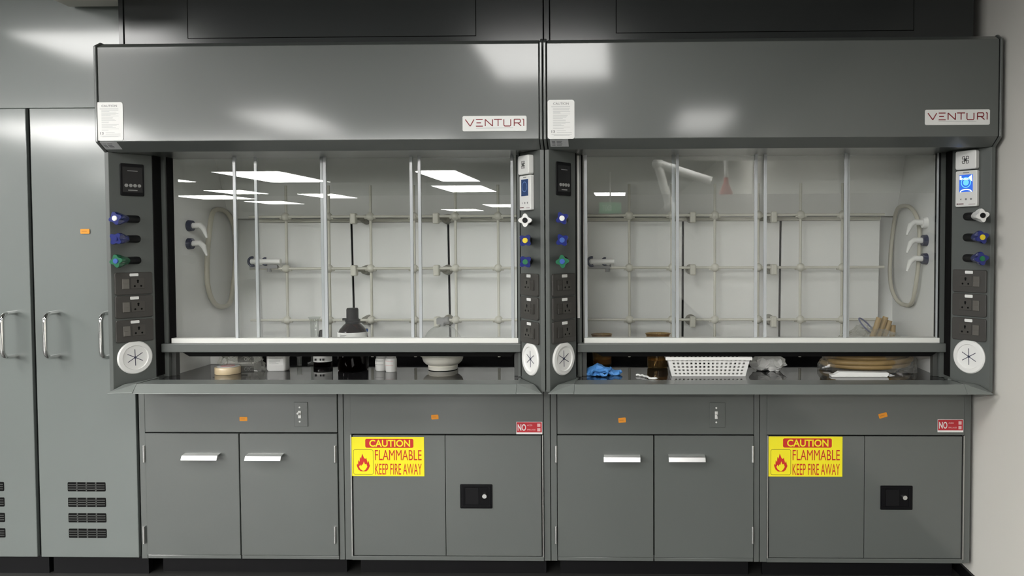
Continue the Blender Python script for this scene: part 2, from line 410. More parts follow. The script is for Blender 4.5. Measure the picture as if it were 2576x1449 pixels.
# ------------------------------------------------------------------ fume hoods
def fume_hood(cx, label, cfg):
    t = thing('fume_hood', (cx, .3, ZPB), label, 'fume hood', 'fume hoods side by side')
    x0, x1 = cx - HW + .002, cx + HW - .002
    # header: front sheet with a bottom and a top bend
    prof = [(YH, ZHB), (YH, ZHT), (YH + .035, ZTOP), (.30, ZTOP), (.30, ZHU), (.005, ZHU)]
    MX = Matrix(((0, 0, 1, 0), (1, 0, 0, 0), (0, 1, 0, 0), (0, 0, 0, 1)))     # (a->y, b->z, c->x)
    hd = obj('header_panel', MB().prism(prof, x0 + .014, x1 - .014, MX), PAINT, t, bevel=.002)
    for s in (-1, 1):
        a = x0 if s < 0 else x1 - .011
        pr = [(YH - .004, ZHB - .003), (YH - .004, ZHT + .004), (YH + .033, ZTOP + .005), (.30, ZTOP + .005), (.30, ZHU - .002), (.0, ZHU - .002)]
        obj('end_cap', MB().prism(pr, a, a + .011, MX), PAINT, hd, bevel=.003)
        g = x0 + .0105 if s < 0 else x1 - .0145
        obj('shadow_gap', MB().prism([(YH + .004, ZHB), (YH + .004, ZHT), (YH + .035, ZTOP - .004), (.29, ZTOP - .004), (.29, ZHU + .004), (.01, ZHU + .004)], g, g + .004, MX), VOID, hd)
    # posts
    for s in (-1, 1):
        xo = cx + s * (HW - .002); xe = cx + s * (HW - STRIP_W); xi = xe - s * FX
        poly = [(xo, 0), (xe, 0), (xi, FY), (xi, .30), (xo, .30)]
        if s > 0: poly = poly[::-1]
        po = obj('side_post', MB().prism(poly, ZPB, ZHU), SPAINT, t, bevel=.0015)
        # sash guide beside the post
        ga, gb = cx + s * (LHW - .004), cx + s * (LHW + .022)
        obj('sash_guide', WB(min(ga, gb), max(ga, gb), .195, .255, ZW + .001, ZHU), SPAINT, t)
        gc, gd = cx + s * (LHW - .024), cx + s * (LHW - .005)
        obj('track_channel', WB(min(gc, gd), max(gc, gd), .215, .245, ZW + .001, ZRB + .002), DPAINT, t)
        k0, k1 = cx + s * (LHW - .009), cx + s * (LHW - .003)
        obj('track_gap_dark', WB(min(k0, k1), max(k0, k1), .205, .25, ZRT, ZHU), VOID, t)  # black strip, paints the darkness of the gap beside the panes
        obj('post_gap_dark', WB(min(xi, xi - s * .004), max(xi, xi - s * .004), FY + .002, .196, ZW + .012, ZHU), VOID, t)  # black strip, paints the dark gap between post and guide
        for k, (v, u, mat, cap, rot) in enumerate(cfg['knobs'][s]): knob(t, cx, s, v, mat, cap, rot, u)
        for v, u in cfg['sockets'][s]: socket(t, cx, s, v, u, cfg['dark'][s])
        v, u = cfg['port'][s]; cable_port(t, cx, s, v, u)
        if cfg['panel'][s]: control_panel(t, cx, s, *cfg['panel'][s])
    # chamber
    ZT = 2.20
    li = MB()
    li.box(cx - LHW - .012, cx - LHW, .26, YBK + .012, ZW - .03, ZT).box(cx + LHW, cx + LHW + .012, .26, YBK + .012, ZW - .03, ZT)
    li.box(cx - LHW, cx + LHW, YBK, YBK + .012, ZW + .04, ZT).box(cx - LHW, cx + LHW, .26, YBK, ZT, ZT + .012)
    obj('chamber_liner', li, LINER, t)
    obj('bottom_slot', WB(cx - LHW, cx + LHW, YBK - .03, YBK + .01, ZW, ZW + .045), VOID, t)
    # baffle: three lower panels with black slots between them, one upper panel
    zb, zt = ZW + .043, Z(558, .70)
    obj('baffle_backing', WB(cfg['baf'][0] - .005, cfg['baf'][-1] + .005, .735, .74, zb, zt), VOID, t)
    bf = cfg['baf']
    for i in range(3):
        a, b = bf[i] + (.0055 if i else 0), bf[i + 1] - (.0055 if i < 2 else 0)
        m_ = MB(); tl = .028
        m_.add([(a, .725, zb), (b, .725, zb), (b, .725 - tl, zt), (a, .725 - tl, zt), (a, .733, zb), (b, .733, zb), (b, .733 - tl, zt), (a, .733 - tl, zt)],
               [(0, 1, 2, 3), (7, 6, 5, 4), (0, 4, 5, 1), (1, 5, 6, 2), (2, 6, 7, 3), (3, 7, 4, 0)])
        obj('baffle_panel', m_, LINER, t)
    obj('baffle_ledge', WB(bf[0], bf[-1], .680, .735, Z(557, .68), Z(548, .68)), CREAM, t, bevel=.003)
    obj('upper_baffle', MB().prism([(.752, Z(546, .70)), (.50, 2.19), (.508, 2.19), (.76, Z(546, .70))], cx - LHW + .001, cx + LHW - .001, MX), LINER, t)
    # lattice of rods
    YR = .60; rr_ = .0065
    zs = [Z(v, YR, 1365) for v in (543, 674, 804)]
    xs = cfg['rods']; zr0, zr1 = Z(898, YR), Z(464, YR)
    for x in xs: obj('lattice_rod', MB().cyl((x, YR, zr0), (x, YR, zr1), rr_, n=12), CREAM, t, True)
    for z in zs:
        obj('lattice_rod', MB().cyl((cfg['rodx'][0], YR - .012, z), (cfg['rodx'][1], YR - .012, z), rr_, n=12), CREAM, t, True)
        for x in xs:
            obj('rod_clamp', MB().ball((x, YR - .008, z), .020, 10, (1, .9, 1)).cyl((x - .026, YR - .006, z - .004), (x + .026, YR - .006, z - .004), .009, n=12), CREAM, t, True)
    for x in cfg['stand']:
        for z in zs:
            h = obj('rod_standoff', MB().cyl((x + cfg['sx'], .72, z - .012), (x + cfg['sx'], .655, z - .010), .027, .020, n=18).cyl((x + cfg['sx'], .66, z - .01), (x, YR, z - .006), .010, n=12), pm_st, t, True)
            obj('standoff_clamp', MB().box(x - .014, x + .014, YR - .03, YR + .01, z - .036, z + .016), CREAM, h, bevel=.006)
    # worktop and airfoil sill
    obj('worktop', WB(cx - LHW, cx + LHW, .102, YBK, ZW - .03, ZW), WTOP, t)
    ya, yb_ = -.035, .145
    xa, xb = cx - HW + .012, cx + HW - .012        # tips
    zf = .869; zl = Z(989, ya); zbk = ZW + .004
    xi0, xi1 = cx - HW + STRIP_W + FX + .012, cx + HW - STRIP_W - FX - .012
    # centre length of the sill
    sx0, sx1 = xi0 - .036, xi1 + .036
    m_ = MB()
    zp = .9044                                    # flat top of the sill, a little above the worktop
    pr = [(ya, zf), (ya, zl - .003), (ya + .003, zl), (-.006, zp - .001), (-.002, zp), (.094, zp), (.100, zp - .003), (.100, ZW - .03), (.02, zf)]
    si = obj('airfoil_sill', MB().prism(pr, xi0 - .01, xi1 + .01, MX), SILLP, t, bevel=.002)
    for s in (-1, 1):
        tip = xa if s < 0 else xb; inn = (xi0 - .0105) if s < 0 else (xi1 + .0105)
        back = cx + s * (LHW + .006)
        # end piece: wide at the front tip, narrowing back along the angled post face
        P = [(tip, ya, zf), (inn, ya, zf), (inn, ya, zl), (tip, ya, zl - .002), (inn, -.004, zp + .001), (inn, .135, zp + .003), (back, .135, zp + .003), (tip + (-s) * .036, .02, zp - .006), (back, .135, zf), (inn, .135, zf)]
        fs = [(0, 1, 2, 3), (3, 2, 4, 7), (7, 4, 5, 6), (0, 3, 7), (0, 7, 6, 8), (1, 9, 5, 4, 2), (8, 6, 5, 9), (0, 8, 9, 1)]
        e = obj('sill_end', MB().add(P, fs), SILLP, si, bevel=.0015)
    # sash: rail, channel, panes
    rx0, rx1 = cx - .778, cx + .778
    sa = obj('sash', WB(rx0, rx1, .168, .20, ZRB, ZRT), SPAINT, t, bevel=.003)
    obj('sash_channel', WB(rx0 + .028, rx1 - .004, .198, .246, ZRB + .012, Z(850.5, .2)), RAILW, sa, bevel=.0015)
    obj('sash_underplate', MB().prism([(rx0 + .068, ZRB), (rx0 + .105, Z(893.5, .235)), (rx1 - .052, Z(893.5, .235)), (rx1 - .02, ZRB), (rx1 - .02, ZRB + .01), (rx0 + .068, ZRB + .01)], -.245, -.20, frame((0, 0, 0))), VOID, sa)
    zp0 = ZRT + .008
    for (ua, ub, yp, front) in cfg['panes']:
        xa_, xb_ = at(ua, 620, yp).x, at(ub, 620, yp).x
        pn = obj('sash_pane', WB(xa_ + .004, xb_ - .004, yp, yp + .005, zp0, 2.15), GLASS, sa)
        for e, wd_ in ((xa_, .013), (xb_ - .013, .013)):
            pass
        obj('pane_edge', WB(xa_, xa_ + .013, yp - .003, yp + .008, zp0, 2.15).box(xb_ - .013, xb_, yp - .003, yp + .008, zp0, 2.15), STRIP, sa, bevel=.001)
    obj('fixed_pane', WB(cx - LHW + .01, cx + LHW - .01, .256, .261, Z(490, .256), 2.15), GLASS, t)
    return t

pm_st = pm('standoff_base', (.26, .25, .21), .5)
LK = {'L': {}, 'R': {}}
def xr(us, v, y): return [at(u, v, y).x for u in us]
baf_l = xr((657, 888, 1130), 700, .71) + [-.105]
baf_r = [.125] + xr((1717.5, 1962, 2210), 700, .71)
left = fume_hood(-HW, 'grey fume hood on the left, with amber bottles behind its sash', dict(
    knobs={-1: [(550, 318, BLUE, WHITE, .3), (601, 318, BLUE, BLUE, .9), (656, 318, GREEN, BLUECAP, .2)],
           1: [(555, 1327, WHITE, BLACK, 0.0), (605, 1325, BLUE, YELLOWCAP, .85), (658, 1325, BLUE, GREENCAP, .7)]},
    sockets={-1: [(713, 332), (771, 334), (831, 335)], 1: [(716, 1331), (775, 1331), (836, 1331)]},
    dark={-1: False, 1: True}, port={-1: (899, 336), 1: (903, 1334)},
    panel={-1: (412, 493, 328), 1: None},
    baf=baf_l, rods=xr((722, 829, 934, 1043, 1147, 1254), 680, .60), rodx=(at(632, 676, .6).x, -.17),
    stand=xr((893, 1100), 680, .60), sx=.028,
    panes=[(424, 650, .232, 0), (589, 823, .212, 1), (808, 1040, .232, 0), (1053, 1293, .212, 1)]))
right = fume_hood(HW, 'grey fume hood on the right, with a white basket inside', dict(
    knobs={-1: [(550, 1408, BLUE, WHITE, .5), (604, 1408, BLUE, BLUECAP, .6), (657, 1408, GREEN, BLUECAP, .1)],
           1: [(543, 2462, WHITE, BLACK, .2), (597, 2462, BLUE, YELLOWCAP, .4), (650, 2462, BLUE, GREENCAP, .2)]},
    sockets={-1: [(716, 1415), (775, 1415), (834, 1416)], 1: [(707, 2441), (767, 2441), (828, 2440)]},
    dark={-1: True, 1: False}, port={-1: (902, 1416), 1: (897, 2437)},
    panel={-1: (408, 492, 1413), 1: None},
    baf=baf_r, rods=xr((1583, 1690, 1798, 1907, 2013, 2118), 680, .60), rodx=(.14, at(2222, 668, .6).x),
    stand=xr((1742, 1945), 680, .60), sx=0.0,
    panes=[(1470, 1708, .212, 1), (1690, 1905, .232, 0), (1921, 2137, .232, 0), (2123, 2364, .212, 1)]))

xs0 = HW - HW + STRIP_W + FX + .0045
obj('edge_strip', WB(xs0, xs0 + .010, .186, .194, Z(800, .19), Z(392, .19)), WHITE, right)['label'] = 'white edge strip beside the sash'
# gas and water nozzles on the side linings
def nozzle(parent, cx, side, u, v, basemat):
    x = cx + side * LHW; P = onx(u, v, x)
    d = -side
    M = I4
    nz = obj('tap_nozzle', MB().cyl((x, P.y, P.z), (x + d * .020, P.y, P.z), .026, .024, n=24), basemat, parent, True)
    obj('spout', MB().tube([(x + d * .015, P.y, P.z), (x + d * .055, P.y, P.z + .002), (x + d * .075, P.y - .01, P.z - .012), (x + d * .090, P.y - .018, P.z - .045), (x + d * .094, P.y - .02, P.z - .055)], [.013, .013, .012, .006, .004], 14), WHITE, nz, True)
for v in (568, 613): nozzle(left, -HW, -1, 474, v, NAVY)
nozzle(right, HW, 1, 2331, 560, WHITE); nozzle(right, HW, 1, 2331, 605, NAVY); nozzle(right, HW, 1, 2331, 651, NAVY)

# hanging hose loops on the side linings
def hose(cx, side, u0, u1, v0, v1, label, r):
    x = cx + side * (LHW - .022); a = onx(u0, (v0 + v1) / 2, x); b = onx(u1, (v0 + v1) / 2, x)
    z1, z0 = (onx((u0 + u1) / 2, v0, x).z), (onx((u0 + u1) / 2, v1, x).z)
    yc, ry = (a.y + b.y) / 2, min(abs(a.y - b.y) / 2, YBK - .03 - (a.y + b.y) / 2) ; zc, rz = (z0 + z1) / 2, (z1 - z0) / 2
    pts = []
    for i in range(64):
        t = 2 * pi * i / 64; c, s_ = cos(t), sin(t)
        pts.append((x + .006 * sin(3 * t), yc + ry * math.copysign(abs(c) ** .72, c), zc + rz * math.copysign(abs(s_) ** .85, s_)))
    return tag(obj('rubber_tubing', MB().tube(pts, r, 12, True), RUBBER, None, True), label, 'tubing', 'tubing loops in the hoods')
hose(-HW, -1, 512, 600, 527, 772, 'loop of beige rubber tubing on the left side wall of the left hood', .0115)
hose(HW, 1, 2240, 2312, 518, 768, 'loop of beige rubber tubing on the right side wall of the right hood', .0095)

# ------------------------------------------------------------------ white monitors on the posts
def monitor(cx, side, v0, v1, u, lit, label):
    z0 = at(u, v1, FY / 2).z; z1 = at(u, v0, FY / 2).z; h = (z1 - z0) / 2; F = face_frame(cx, side, (z0 + z1) / 2)
    s = -.012 if side > 0 else 0
    t = thing('airflow_monitor', F @ Vector((s, 0, 0)), label, 'monitor', 'airflow monitors on the posts')
    w = .047
    obj('case', MB().rr(s - w, s + w, -h, h, .006, .0, .018, F), WHITE, t, bevel=.003)
    sc = obj('screen', MB().box(s - .029, s + .029, -h * .18, h * .77, .018, .019, M=F), SCREEN if lit else SCREEND, t)
    ringm = MB(); pts = [(s + .020 * cos(2 * pi * i / 40), h * .34 + .020 * sin(2 * pi * i / 40)) for i in range(40)]
    ringm.strokes([(pts[i], pts[(i + 1) % 40]) for i in range(40)], .0035, .019, .0196, F)
    if lit:
        ringm.cyl((s, h * .34, .019), (s, h * .34, .0194), .0125, n=24, M=F)
    obj('dial', ringm, SCREENL if lit else SCREENDR, sc)
    if lit:
        arc = [(s + .024 * cos(pi * i / 16), -h * .18 + .010 * sin(pi * i / 16)) for i in range(17)]
        wv = MB().strokes([(arc[i], arc[i + 1]) for i in range(16)], .004, .019, .0197, F)
        wv.prism([(s - .027, h * .50), (s - .027, h * .72), (s - .020, h * .72), (s - .020, h * .60), (s + .006, h * .56), (s + .025, h * .75), (s + .027, h * .38), (s + .016, h * .50), (s - .008, h * .50)], .0190, .0195, F)
        obj('screen_glyph', wv, SCREENW, sc)
    ic = MB()
    for k in (-1, 0, 1): ic.cyl((s + k * .022, -h * .58, .018), (s + k * .022, -h * .58, .0186), .0042, n=3 if k < 0 else 12, M=F)
    ic.box(s - .013, s + .013, h * .86, h * .905, .018, .0185, M=F)
    obj('printed_marks', ic, INK, t)
    obj('maker_mark', MB().box(s - .040, s - .034, -h * .88, -h * .80, .018, .0186, M=F).box(s - .033, s - .010, -h * .87, -h * .81, .018, .0186, M=F).box(s + .012, s + .040, -h * .88, -h * .855, .018, .0186, M=F), pm('dull_red_print', (.20, .12, .12), .6), t)
    return t
monitor(-HW, 1, 441, 529, 1328, False, 'white wall monitor with a dim blue screen on the middle post')
monitor(HW, 1, 429, 520, 2442, True, 'white wall monitor with a glowing blue screen on the right post')
def sensor(cx, side, v0, v1, u, label):
    z0 = at(u, v1, FY / 2).z; z1 = at(u, v0, FY / 2).z; h = (z1 - z0) / 2; F = face_frame(cx, side, (z0 + z1) / 2)
    s = -.011 if side > 0 else 0
    t = thing('sensor_box', F @ Vector((s, 0, 0)), label, 'sensor', 'white sensor boxes on the posts')
    obj('case', MB().rr(s - .045, s + .045, -h, h, .008, 0, .026, F), WHITE, t, bevel=.004)
    g = MB(); a = .014
    for sx in (-1, 1):
        for sy in (-1, 1):
            pts = [(s + sx * a * q, sy * a * w) for q, w in ((.25, 1), (.8, 1), (1, .8), (1, .25), (.45, .25), (.45, .45), (.25, .45), (.25, 1))]
            g.strokes([(pts[i], pts[i + 1]) for i in range(len(pts) - 1)], .0022, .026, .0265, F)
    g.box(s - .0055, s + .0055, -.0055, .0055, .026, .0268, M=F)
    obj('grille_mark', g, INKD, t)
    return t
sensor(-HW, 1, 391, 439, 1328, 'square white sensor box above the dim monitor on the middle post')
sensor(HW, 1, 379, 426, 2444, 'square white sensor box above the glowing monitor on the right post')

# ------------------------------------------------------------------ badges, notices, labels on the headers
def badge(u0, v0, u1, v1, label):
    a = at(u0, v1, YH); b = at(u1, v0, YH); w, h = b.x - a.x, b.z - a.z
    M = frame((a.x, YH, a.z))
    t = thing('name_badge', (a.x + w / 2, YH, a.z), label, 'badge', 'name badges on the hoods')
    obj('plate', MB().rr(0, w, 0, h, h * .10, 0, .003, M), WHITE, t, bevel=.0008)
    L = []; x = lambda k: w * k; y0, y1 = h * .335, h * .77; ym = (y0 + y1) / 2
    L += [((x(.045), y1), (x(.120), y0)), ((x(.120), y0), (x(.180), y1))]
    L += [((x(.210), y1), (x(.315), y1)), ((x(.218), ym), (x(.290), ym)), ((x(.210), y0), (x(.318), y0))]
    L += [((x(.355), y0), (x(.355), y1)), ((x(.355), y1), (x(.468), y0)), ((x(.468), y0), (x(.468), y1))]
    L += [((x(.492), y1), (x(.615), y1)), ((x(.555), y1), (x(.555), y0))]
    L += [((x(.645), y1), (x(.645), y0 + h * .05)), ((x(.645), y0 + h * .05), (x(.66), y0)), ((x(.655), y0), (x(.742), y0)), ((x(.742), y0), (x(.752), y0 + h * .05)), ((x(.752), y0 + h * .05), (x(.752), y1))]
    L += [((x(.806), y0), (x(.806), y1)), ((x(.806), y1), (x(.895), y1)), ((x(.895), y1), (x(.905), ym + h * .10)), ((x(.905), ym + h * .10), (x(.893), ym - h * .02)), ((x(.893), ym - h * .02), (x(.806), ym - h * .02)), ((x(.86), ym - h * .02), (x(.915), y0))]
    L += [((x(.955), y0), (x(.955), y1)), ((x(.935), y1), (x(.955), y1))]
    obj('lettering', MB().strokes(L, h * .062, .003, .0036, M), REDINK, t)
    obj('small_print', MB().box(x(.21), x(.79), h * .20, h * .222, .003, .0034, M=M), INKL, t)
badge(1164, 291, 1325, 331, 'white plate reading VENTURI in red beside the middle seam')
badge(2326, 275, 2490, 315, 'white plate reading VENTURI at the right end of the right header')

def notice(u0, v0, u1, v1, label, seed):
    a = at(u0, v1, YH); b = at(u1, v0, YH); w, h = b.x - a.x, b.z - a.z
    M = frame((a.x, YH, a.z))
    t = thing('caution_notice', (a.x + w / 2, YH, a.z), label, 'notice', 'caution notices on the headers')
    obj('sheet', MB().rr(0, w, 0, h, w * .09, 0, .002, M), WHITE, t)
    obj('heading', text('CAUTION', w * .21, w * .79, h * .875, h * .93, M, .0023, .01), INK, t)
    r = random.Random(seed); ln = MB()
    ys = [.835, .815, .775, .755, .735, .70, .68, .66, .635, .60, .575, .545, .52, .48, .46, .42, .39, .36, .335, .30, .27]
    for i, y in enumerate(ys):
        a0 = .14 if i < 2 else .20; a1 = .84 if i in (0, 1, 2, 5, 8, 15, 19) else r.uniform(.45, .82)
        ln.box(w * a0, w * a1, h * y, h * (y + .007), .002, .0022, M=M)
    for y, a0, a1 in ((.205, .34, .68), (.165, .34, .9), (.115, .14, .9), (.09, .22, .82)): ln.box(w * a0, w * a1, h * y, h * (y + .009), .002, .0022, M=M)
    obj('print_lines', ln, INKL, t)
    obj('emblem', text('13', w * .14, w * .27, h * .155, h * .225, M, .0023, .02), INK, t)
notice(244, 257, 309, 354, 'white CAUTION notice with rounded corners on the left end of the left header', 1)
notice(1378, 251, 1445, 350, 'white CAUTION notice with rounded corners just right of the middle seam', 2)
def rating(u0, u1, label):
    # on the sloping lower bend of the header
    yA, zA, yB, zB = .005, ZHU, YH, ZHB
    d = Vector((0, yB - yA, zB - zA)).normalized()
    x0, x1 = at(u0, 363, -.03).x, at(u1, 363, -.03).x; w = x1 - x0
    L = math.hypot(yB - yA, zB - zA); M = frame((x0, yA, zA), (1, 0, 0), d)
    t = thing('rating_label', (x0 + w / 2, -.03, ZHU), label, 'label', 'small rating labels under the headers')
    obj('sheet', MB().box(0, w, L * .28, L * .96, 0, .001, M=M), ALU, t)
    ln = MB()
    for k in range(4): ln.box(w * .10, w * .28, L * (.42 + k * .12), L * (.45 + k * .12), .001, .0013, M=M).box(w * .36, w * (.62 + .04 * (k % 2)), L * (.42 + k * .12), L * (.45 + k * .12), .001, .0013, M=M)
    obj('print_lines', ln, INKD, t)
rating(258, 300, 'small silver rating label on the bottom bend of the left header')
rating(1384, 1430, 'small silver rating label under the caution notice beside the middle seam')

# ------------------------------------------------------------------ shaded bulkhead above the hoods
YE = .118
MXY = Matrix(((0, 0, 1, 0), (1, 0, 0, 0), (0, 1, 0, 0), (0, 0, 0, 1)))
def bulkhead(x0, x1, hx0, hx1, hz, label):
    t = thing('bulkhead_panel', ((x0 + x1) / 2, .15, ZTOP), label, 'panel', 'bulkhead panels above the hoods')
    g = .003
    m_ = MB()
    m_.box(x0 + .004, hx0 - g, YE, YE + .02, ZTOP + .006, ZC).box(hx1 + g, x1 - .004, YE, YE + .02, ZTOP + .006, ZC).box(hx0 - g, hx1 + g, YE, YE + .02, ZTOP + .006, hz - g)
    obj('frame_sheet', m_, DUCT, t)
    obj('access_hatch', WB(hx0, hx1, YE, YE + .02, hz, ZC), DUCT, t)
    obj('dark_backing', WB(x0, x1, YE + .021, YE + .03, ZTOP + .007, ZC), VOID, t)
bulkhead(-1.795 + .02, -.012, at(473, 60, YE).x, at(1196, 60, YE).x, Z(90, YE, 1100), 'shaded grey bulkhead panel with a hatch above the left hood')
bulkhead(.012, 1.795 - .04, at(1551, 50, YE).x, at(2298, 50, YE).x, Z(79, YE, 1900), 'shaded grey bulkhead panel with a hatch above the right hood')
struct(obj('trim_2', WB(-1.795, -1.777, YE - .002, YE + .4, ZTOP + .006, ZC), DUCT))
struct(obj('trim_3', WB(-.010, .010, YE + .004, YE + .02, ZTOP + .006, ZC), DUCT))

# ------------------------------------------------------------------ base cabinets
YB = .193; YD = YB - .003
ZBB = .10
def Zb(v, u=1365): return at(u, v, YD).z
def Xb(u, v=1250): return at(u, v, YD).x
ZFT = ZPB - .004
def pull(parent, uc, v):
    x = Xb(uc, v); z = Zb(v, uc); w = .078
    prof = [(0, .014), (-.014, .014), (-.034, .010), (-.044, -.008), (-.041, -.009), (-.032, .006), (-.014, .010), (0, .010)]
    mb = MB().prism([(YD + a, z + b) for a, b in prof], x - w, x + w, MXY)
    h = obj('handle', mb, PULLM, parent, bevel=.001); h['label'] = 'polished metal pull handle'
    return h
def hinge(parent, u, v0, v1):
    x = Xb(u, (v0 + v1) / 2)
    obj('hinge', MB().cyl((x, YD - .006, Zb(v1, u)), (x, YD - .006, Zb(v0, u)), .0055, n=12), BRUSHED, parent, True)
def carcass(t, x0, x1, stl, str_):
    m_ = MB()
    m_.box(x0, x0 + stl, YB, YB + .03, ZBB, ZFT).box(x1 - str_, x1, YB, YB + .03, ZBB, ZFT)
    m_.box(x0 + stl, x1 - str_, YB + .004, YB + .03, ZFT - .03, ZFT)
    m_.box(x0, x1, YB + .03, .82, ZBB, ZBB + .02).box(x0, x0 + .015, YB + .03, .82, ZBB, ZFT).box(x1 - .015, x1, YB + .03, .82, ZBB, ZFT)
    obj('carcass', m_, PAINT, t, bevel=.001)
    obj('dark_gap', WB(x0 + stl - .001, x1 - str_ + .001, YB + .012, YB + .018, ZBB + .022, ZFT - .002), VOID, t)
    obj('plinth', WB(x0 + .03, x1 - .03, .30, .33, 0, ZBB), BLACK, t)
def plain_cabinet(x0, x1, ud, vf, label, hu, hv, sw, hin):
    t = thing('base_cabinet', ((x0 + x1) / 2, .45, 0), label, 'cabinet', 'base cabinets under the hoods')
    carcass(t, x0, x1, .026, .022)
    xa, xb = x0 + .029, x1 - .025; xm = Xb(ud); zf = Zb(vf)
    fa = obj('fascia_panel', WB(xa, xb, YD - .001, YD + .012, zf + .002, ZFT - .004), PAINT, t, bevel=.001)
    plate = obj('toggle_switch', WB(Xb(sw[0], 1040), Xb(sw[1], 1040), YD - .005, YD - .001, Zb(sw[3]), Zb(sw[2])), PAINT, fa, bevel=.0015)
    uc = (sw[0] + sw[1]) / 2 - 3; x = Xb(uc, 1043); zc = (Zb(sw[2]) + Zb(sw[3])) / 2
    obj('toggle', MB().box(x - .006, x + .006, YD - .007, YD - .005, zc - .016, zc + .016).cyl((x, YD - .005, zc), (x - .003, YD - .02, zc + sw[4] * .008), .005, n=10).cyl((x, YD - .0065, zc + .031), (x, YD - .005, zc + .031), .004, n=10).cyl((x, YD - .0065, zc - .031), (x, YD - .005, zc - .031), .004, n=10), WHITE, fa, True)
    zl = Zb(1400)
    for k, (a, b) in enumerate(((xa, xm - .0025), (xm + .0025, xb))):
        d = obj('door', WB(a, b, YD - .004, YD + .012, zl, zf - .003), PAINT, t, bevel=.0015)
        obj('door_flange', WB(a, b, YD, YD + .012, ZBB + .002, zl - .002), PAINT, d, bevel=.0015)
        pull(d, hu[k], hv[k])
        for (v0, v1) in ((1120, 1162), (1323, 1366)): hinge(d, hin[k], v0, v1)
    return t
def flam_cabinet(x0, x1, us, label, lock):
    t = thing('safety_cabinet', ((x0 + x1) / 2, .45, 0), label, 'cabinet', 'flammables cabinets under the hoods')
    carcass(t, x0, x1, .030, .027)
    xa, xb = x0 + .030, x1 - .029; zf = Zb(1094); zl = Zb(1399); xm = Xb(us)
    obj('fascia_panel', WB(xa, xb, YD - .001, YD + .012, zf + .003, ZFT - .004), PAINT, t, bevel=.001)
    obj('bottom_rail', WB(xa, xb, YD - .001, YD + .012, ZBB, zl - .003), PAINT, t, bevel=.001)
    obj('side_trim', WB(xa, xa + .0045, YD - .006, YD + .01, zl - .003, zf).box(xb - .0045, xb, YD - .006, YD + .01, zl - .003, zf), EDGE, t)
    for k, (a, b) in enumerate(((xa + .009, xm - .0012), (xm + .0012, xb - .009))):
        d = obj('door', WB(a, b, YD - .001, YD + .012, zl, zf - .003), PAINT, t, bevel=.001)
        if k == 1:
            l0, l1, z0, z1 = Xb(lock[0]), Xb(lock[1]), Zb(lock[3]), Zb(lock[2]); M = frame((l0, YD - .001, z0)); w, h = l1 - l0, z1 - z0
            ring = MB().rr(0, w, 0, h, .004, 0, .004, M); ring.box(w * .04, w * .96, h * .04, h * .13, .004, .007, M=M).box(w * .04, w * .96, h * .88, h * .96, .004, .007, M=M).box(w * .04, w * .13, h * .13, h * .88, .004, .007, M=M).box(w * .88, w * .96, h * .13, h * .88, .004, .007, M=M)
            L = obj('paddle_latch', ring, BLKGLOSS, d, bevel=.0012)
            obj('paddle', MB().rr(w * .17, w * .58, h * .17, h * .84, .004, .004, .006, M), BLACK, L, bevel=.001)
            lx = w * (lock[4] - lock[0]) / (lock[1] - lock[0]); lz = h * .53
            obj('lock_barrel', MB().cyl((lx, lz, .004), (lx, lz, .014), .0095, n=24, M=M), BRUSHED, L, True)
    return t
plain_cabinet(-1.795, -.899, 605, 1090, 'grey two-door cabinet at the far left below the hood, toggle switch tilted', (512, 670.5), (1147, 1148), (741, 775, 1012, 1074, 1), (364, 844))
flam_cabinet(-.896, -.0015, 1121, 'grey two-door cabinet with a yellow flammable sign, below the left hood', (1158, 1239, 1218, 1279, 1220))
plain_cabinet(.0015, .896, 1645, 1093, 'grey two-door cabinet right of the middle seam, below the right hood', (1565, 1727), (1151, 1151), (1785, 1824, 1012, 1074, 0), (1399, 1893))
flam_cabinet(.899, 1.793, 2174, 'grey two-door cabinet with a yellow flammable sign, next to the white wall', (2214, 2295, 1218, 1278, 2274))

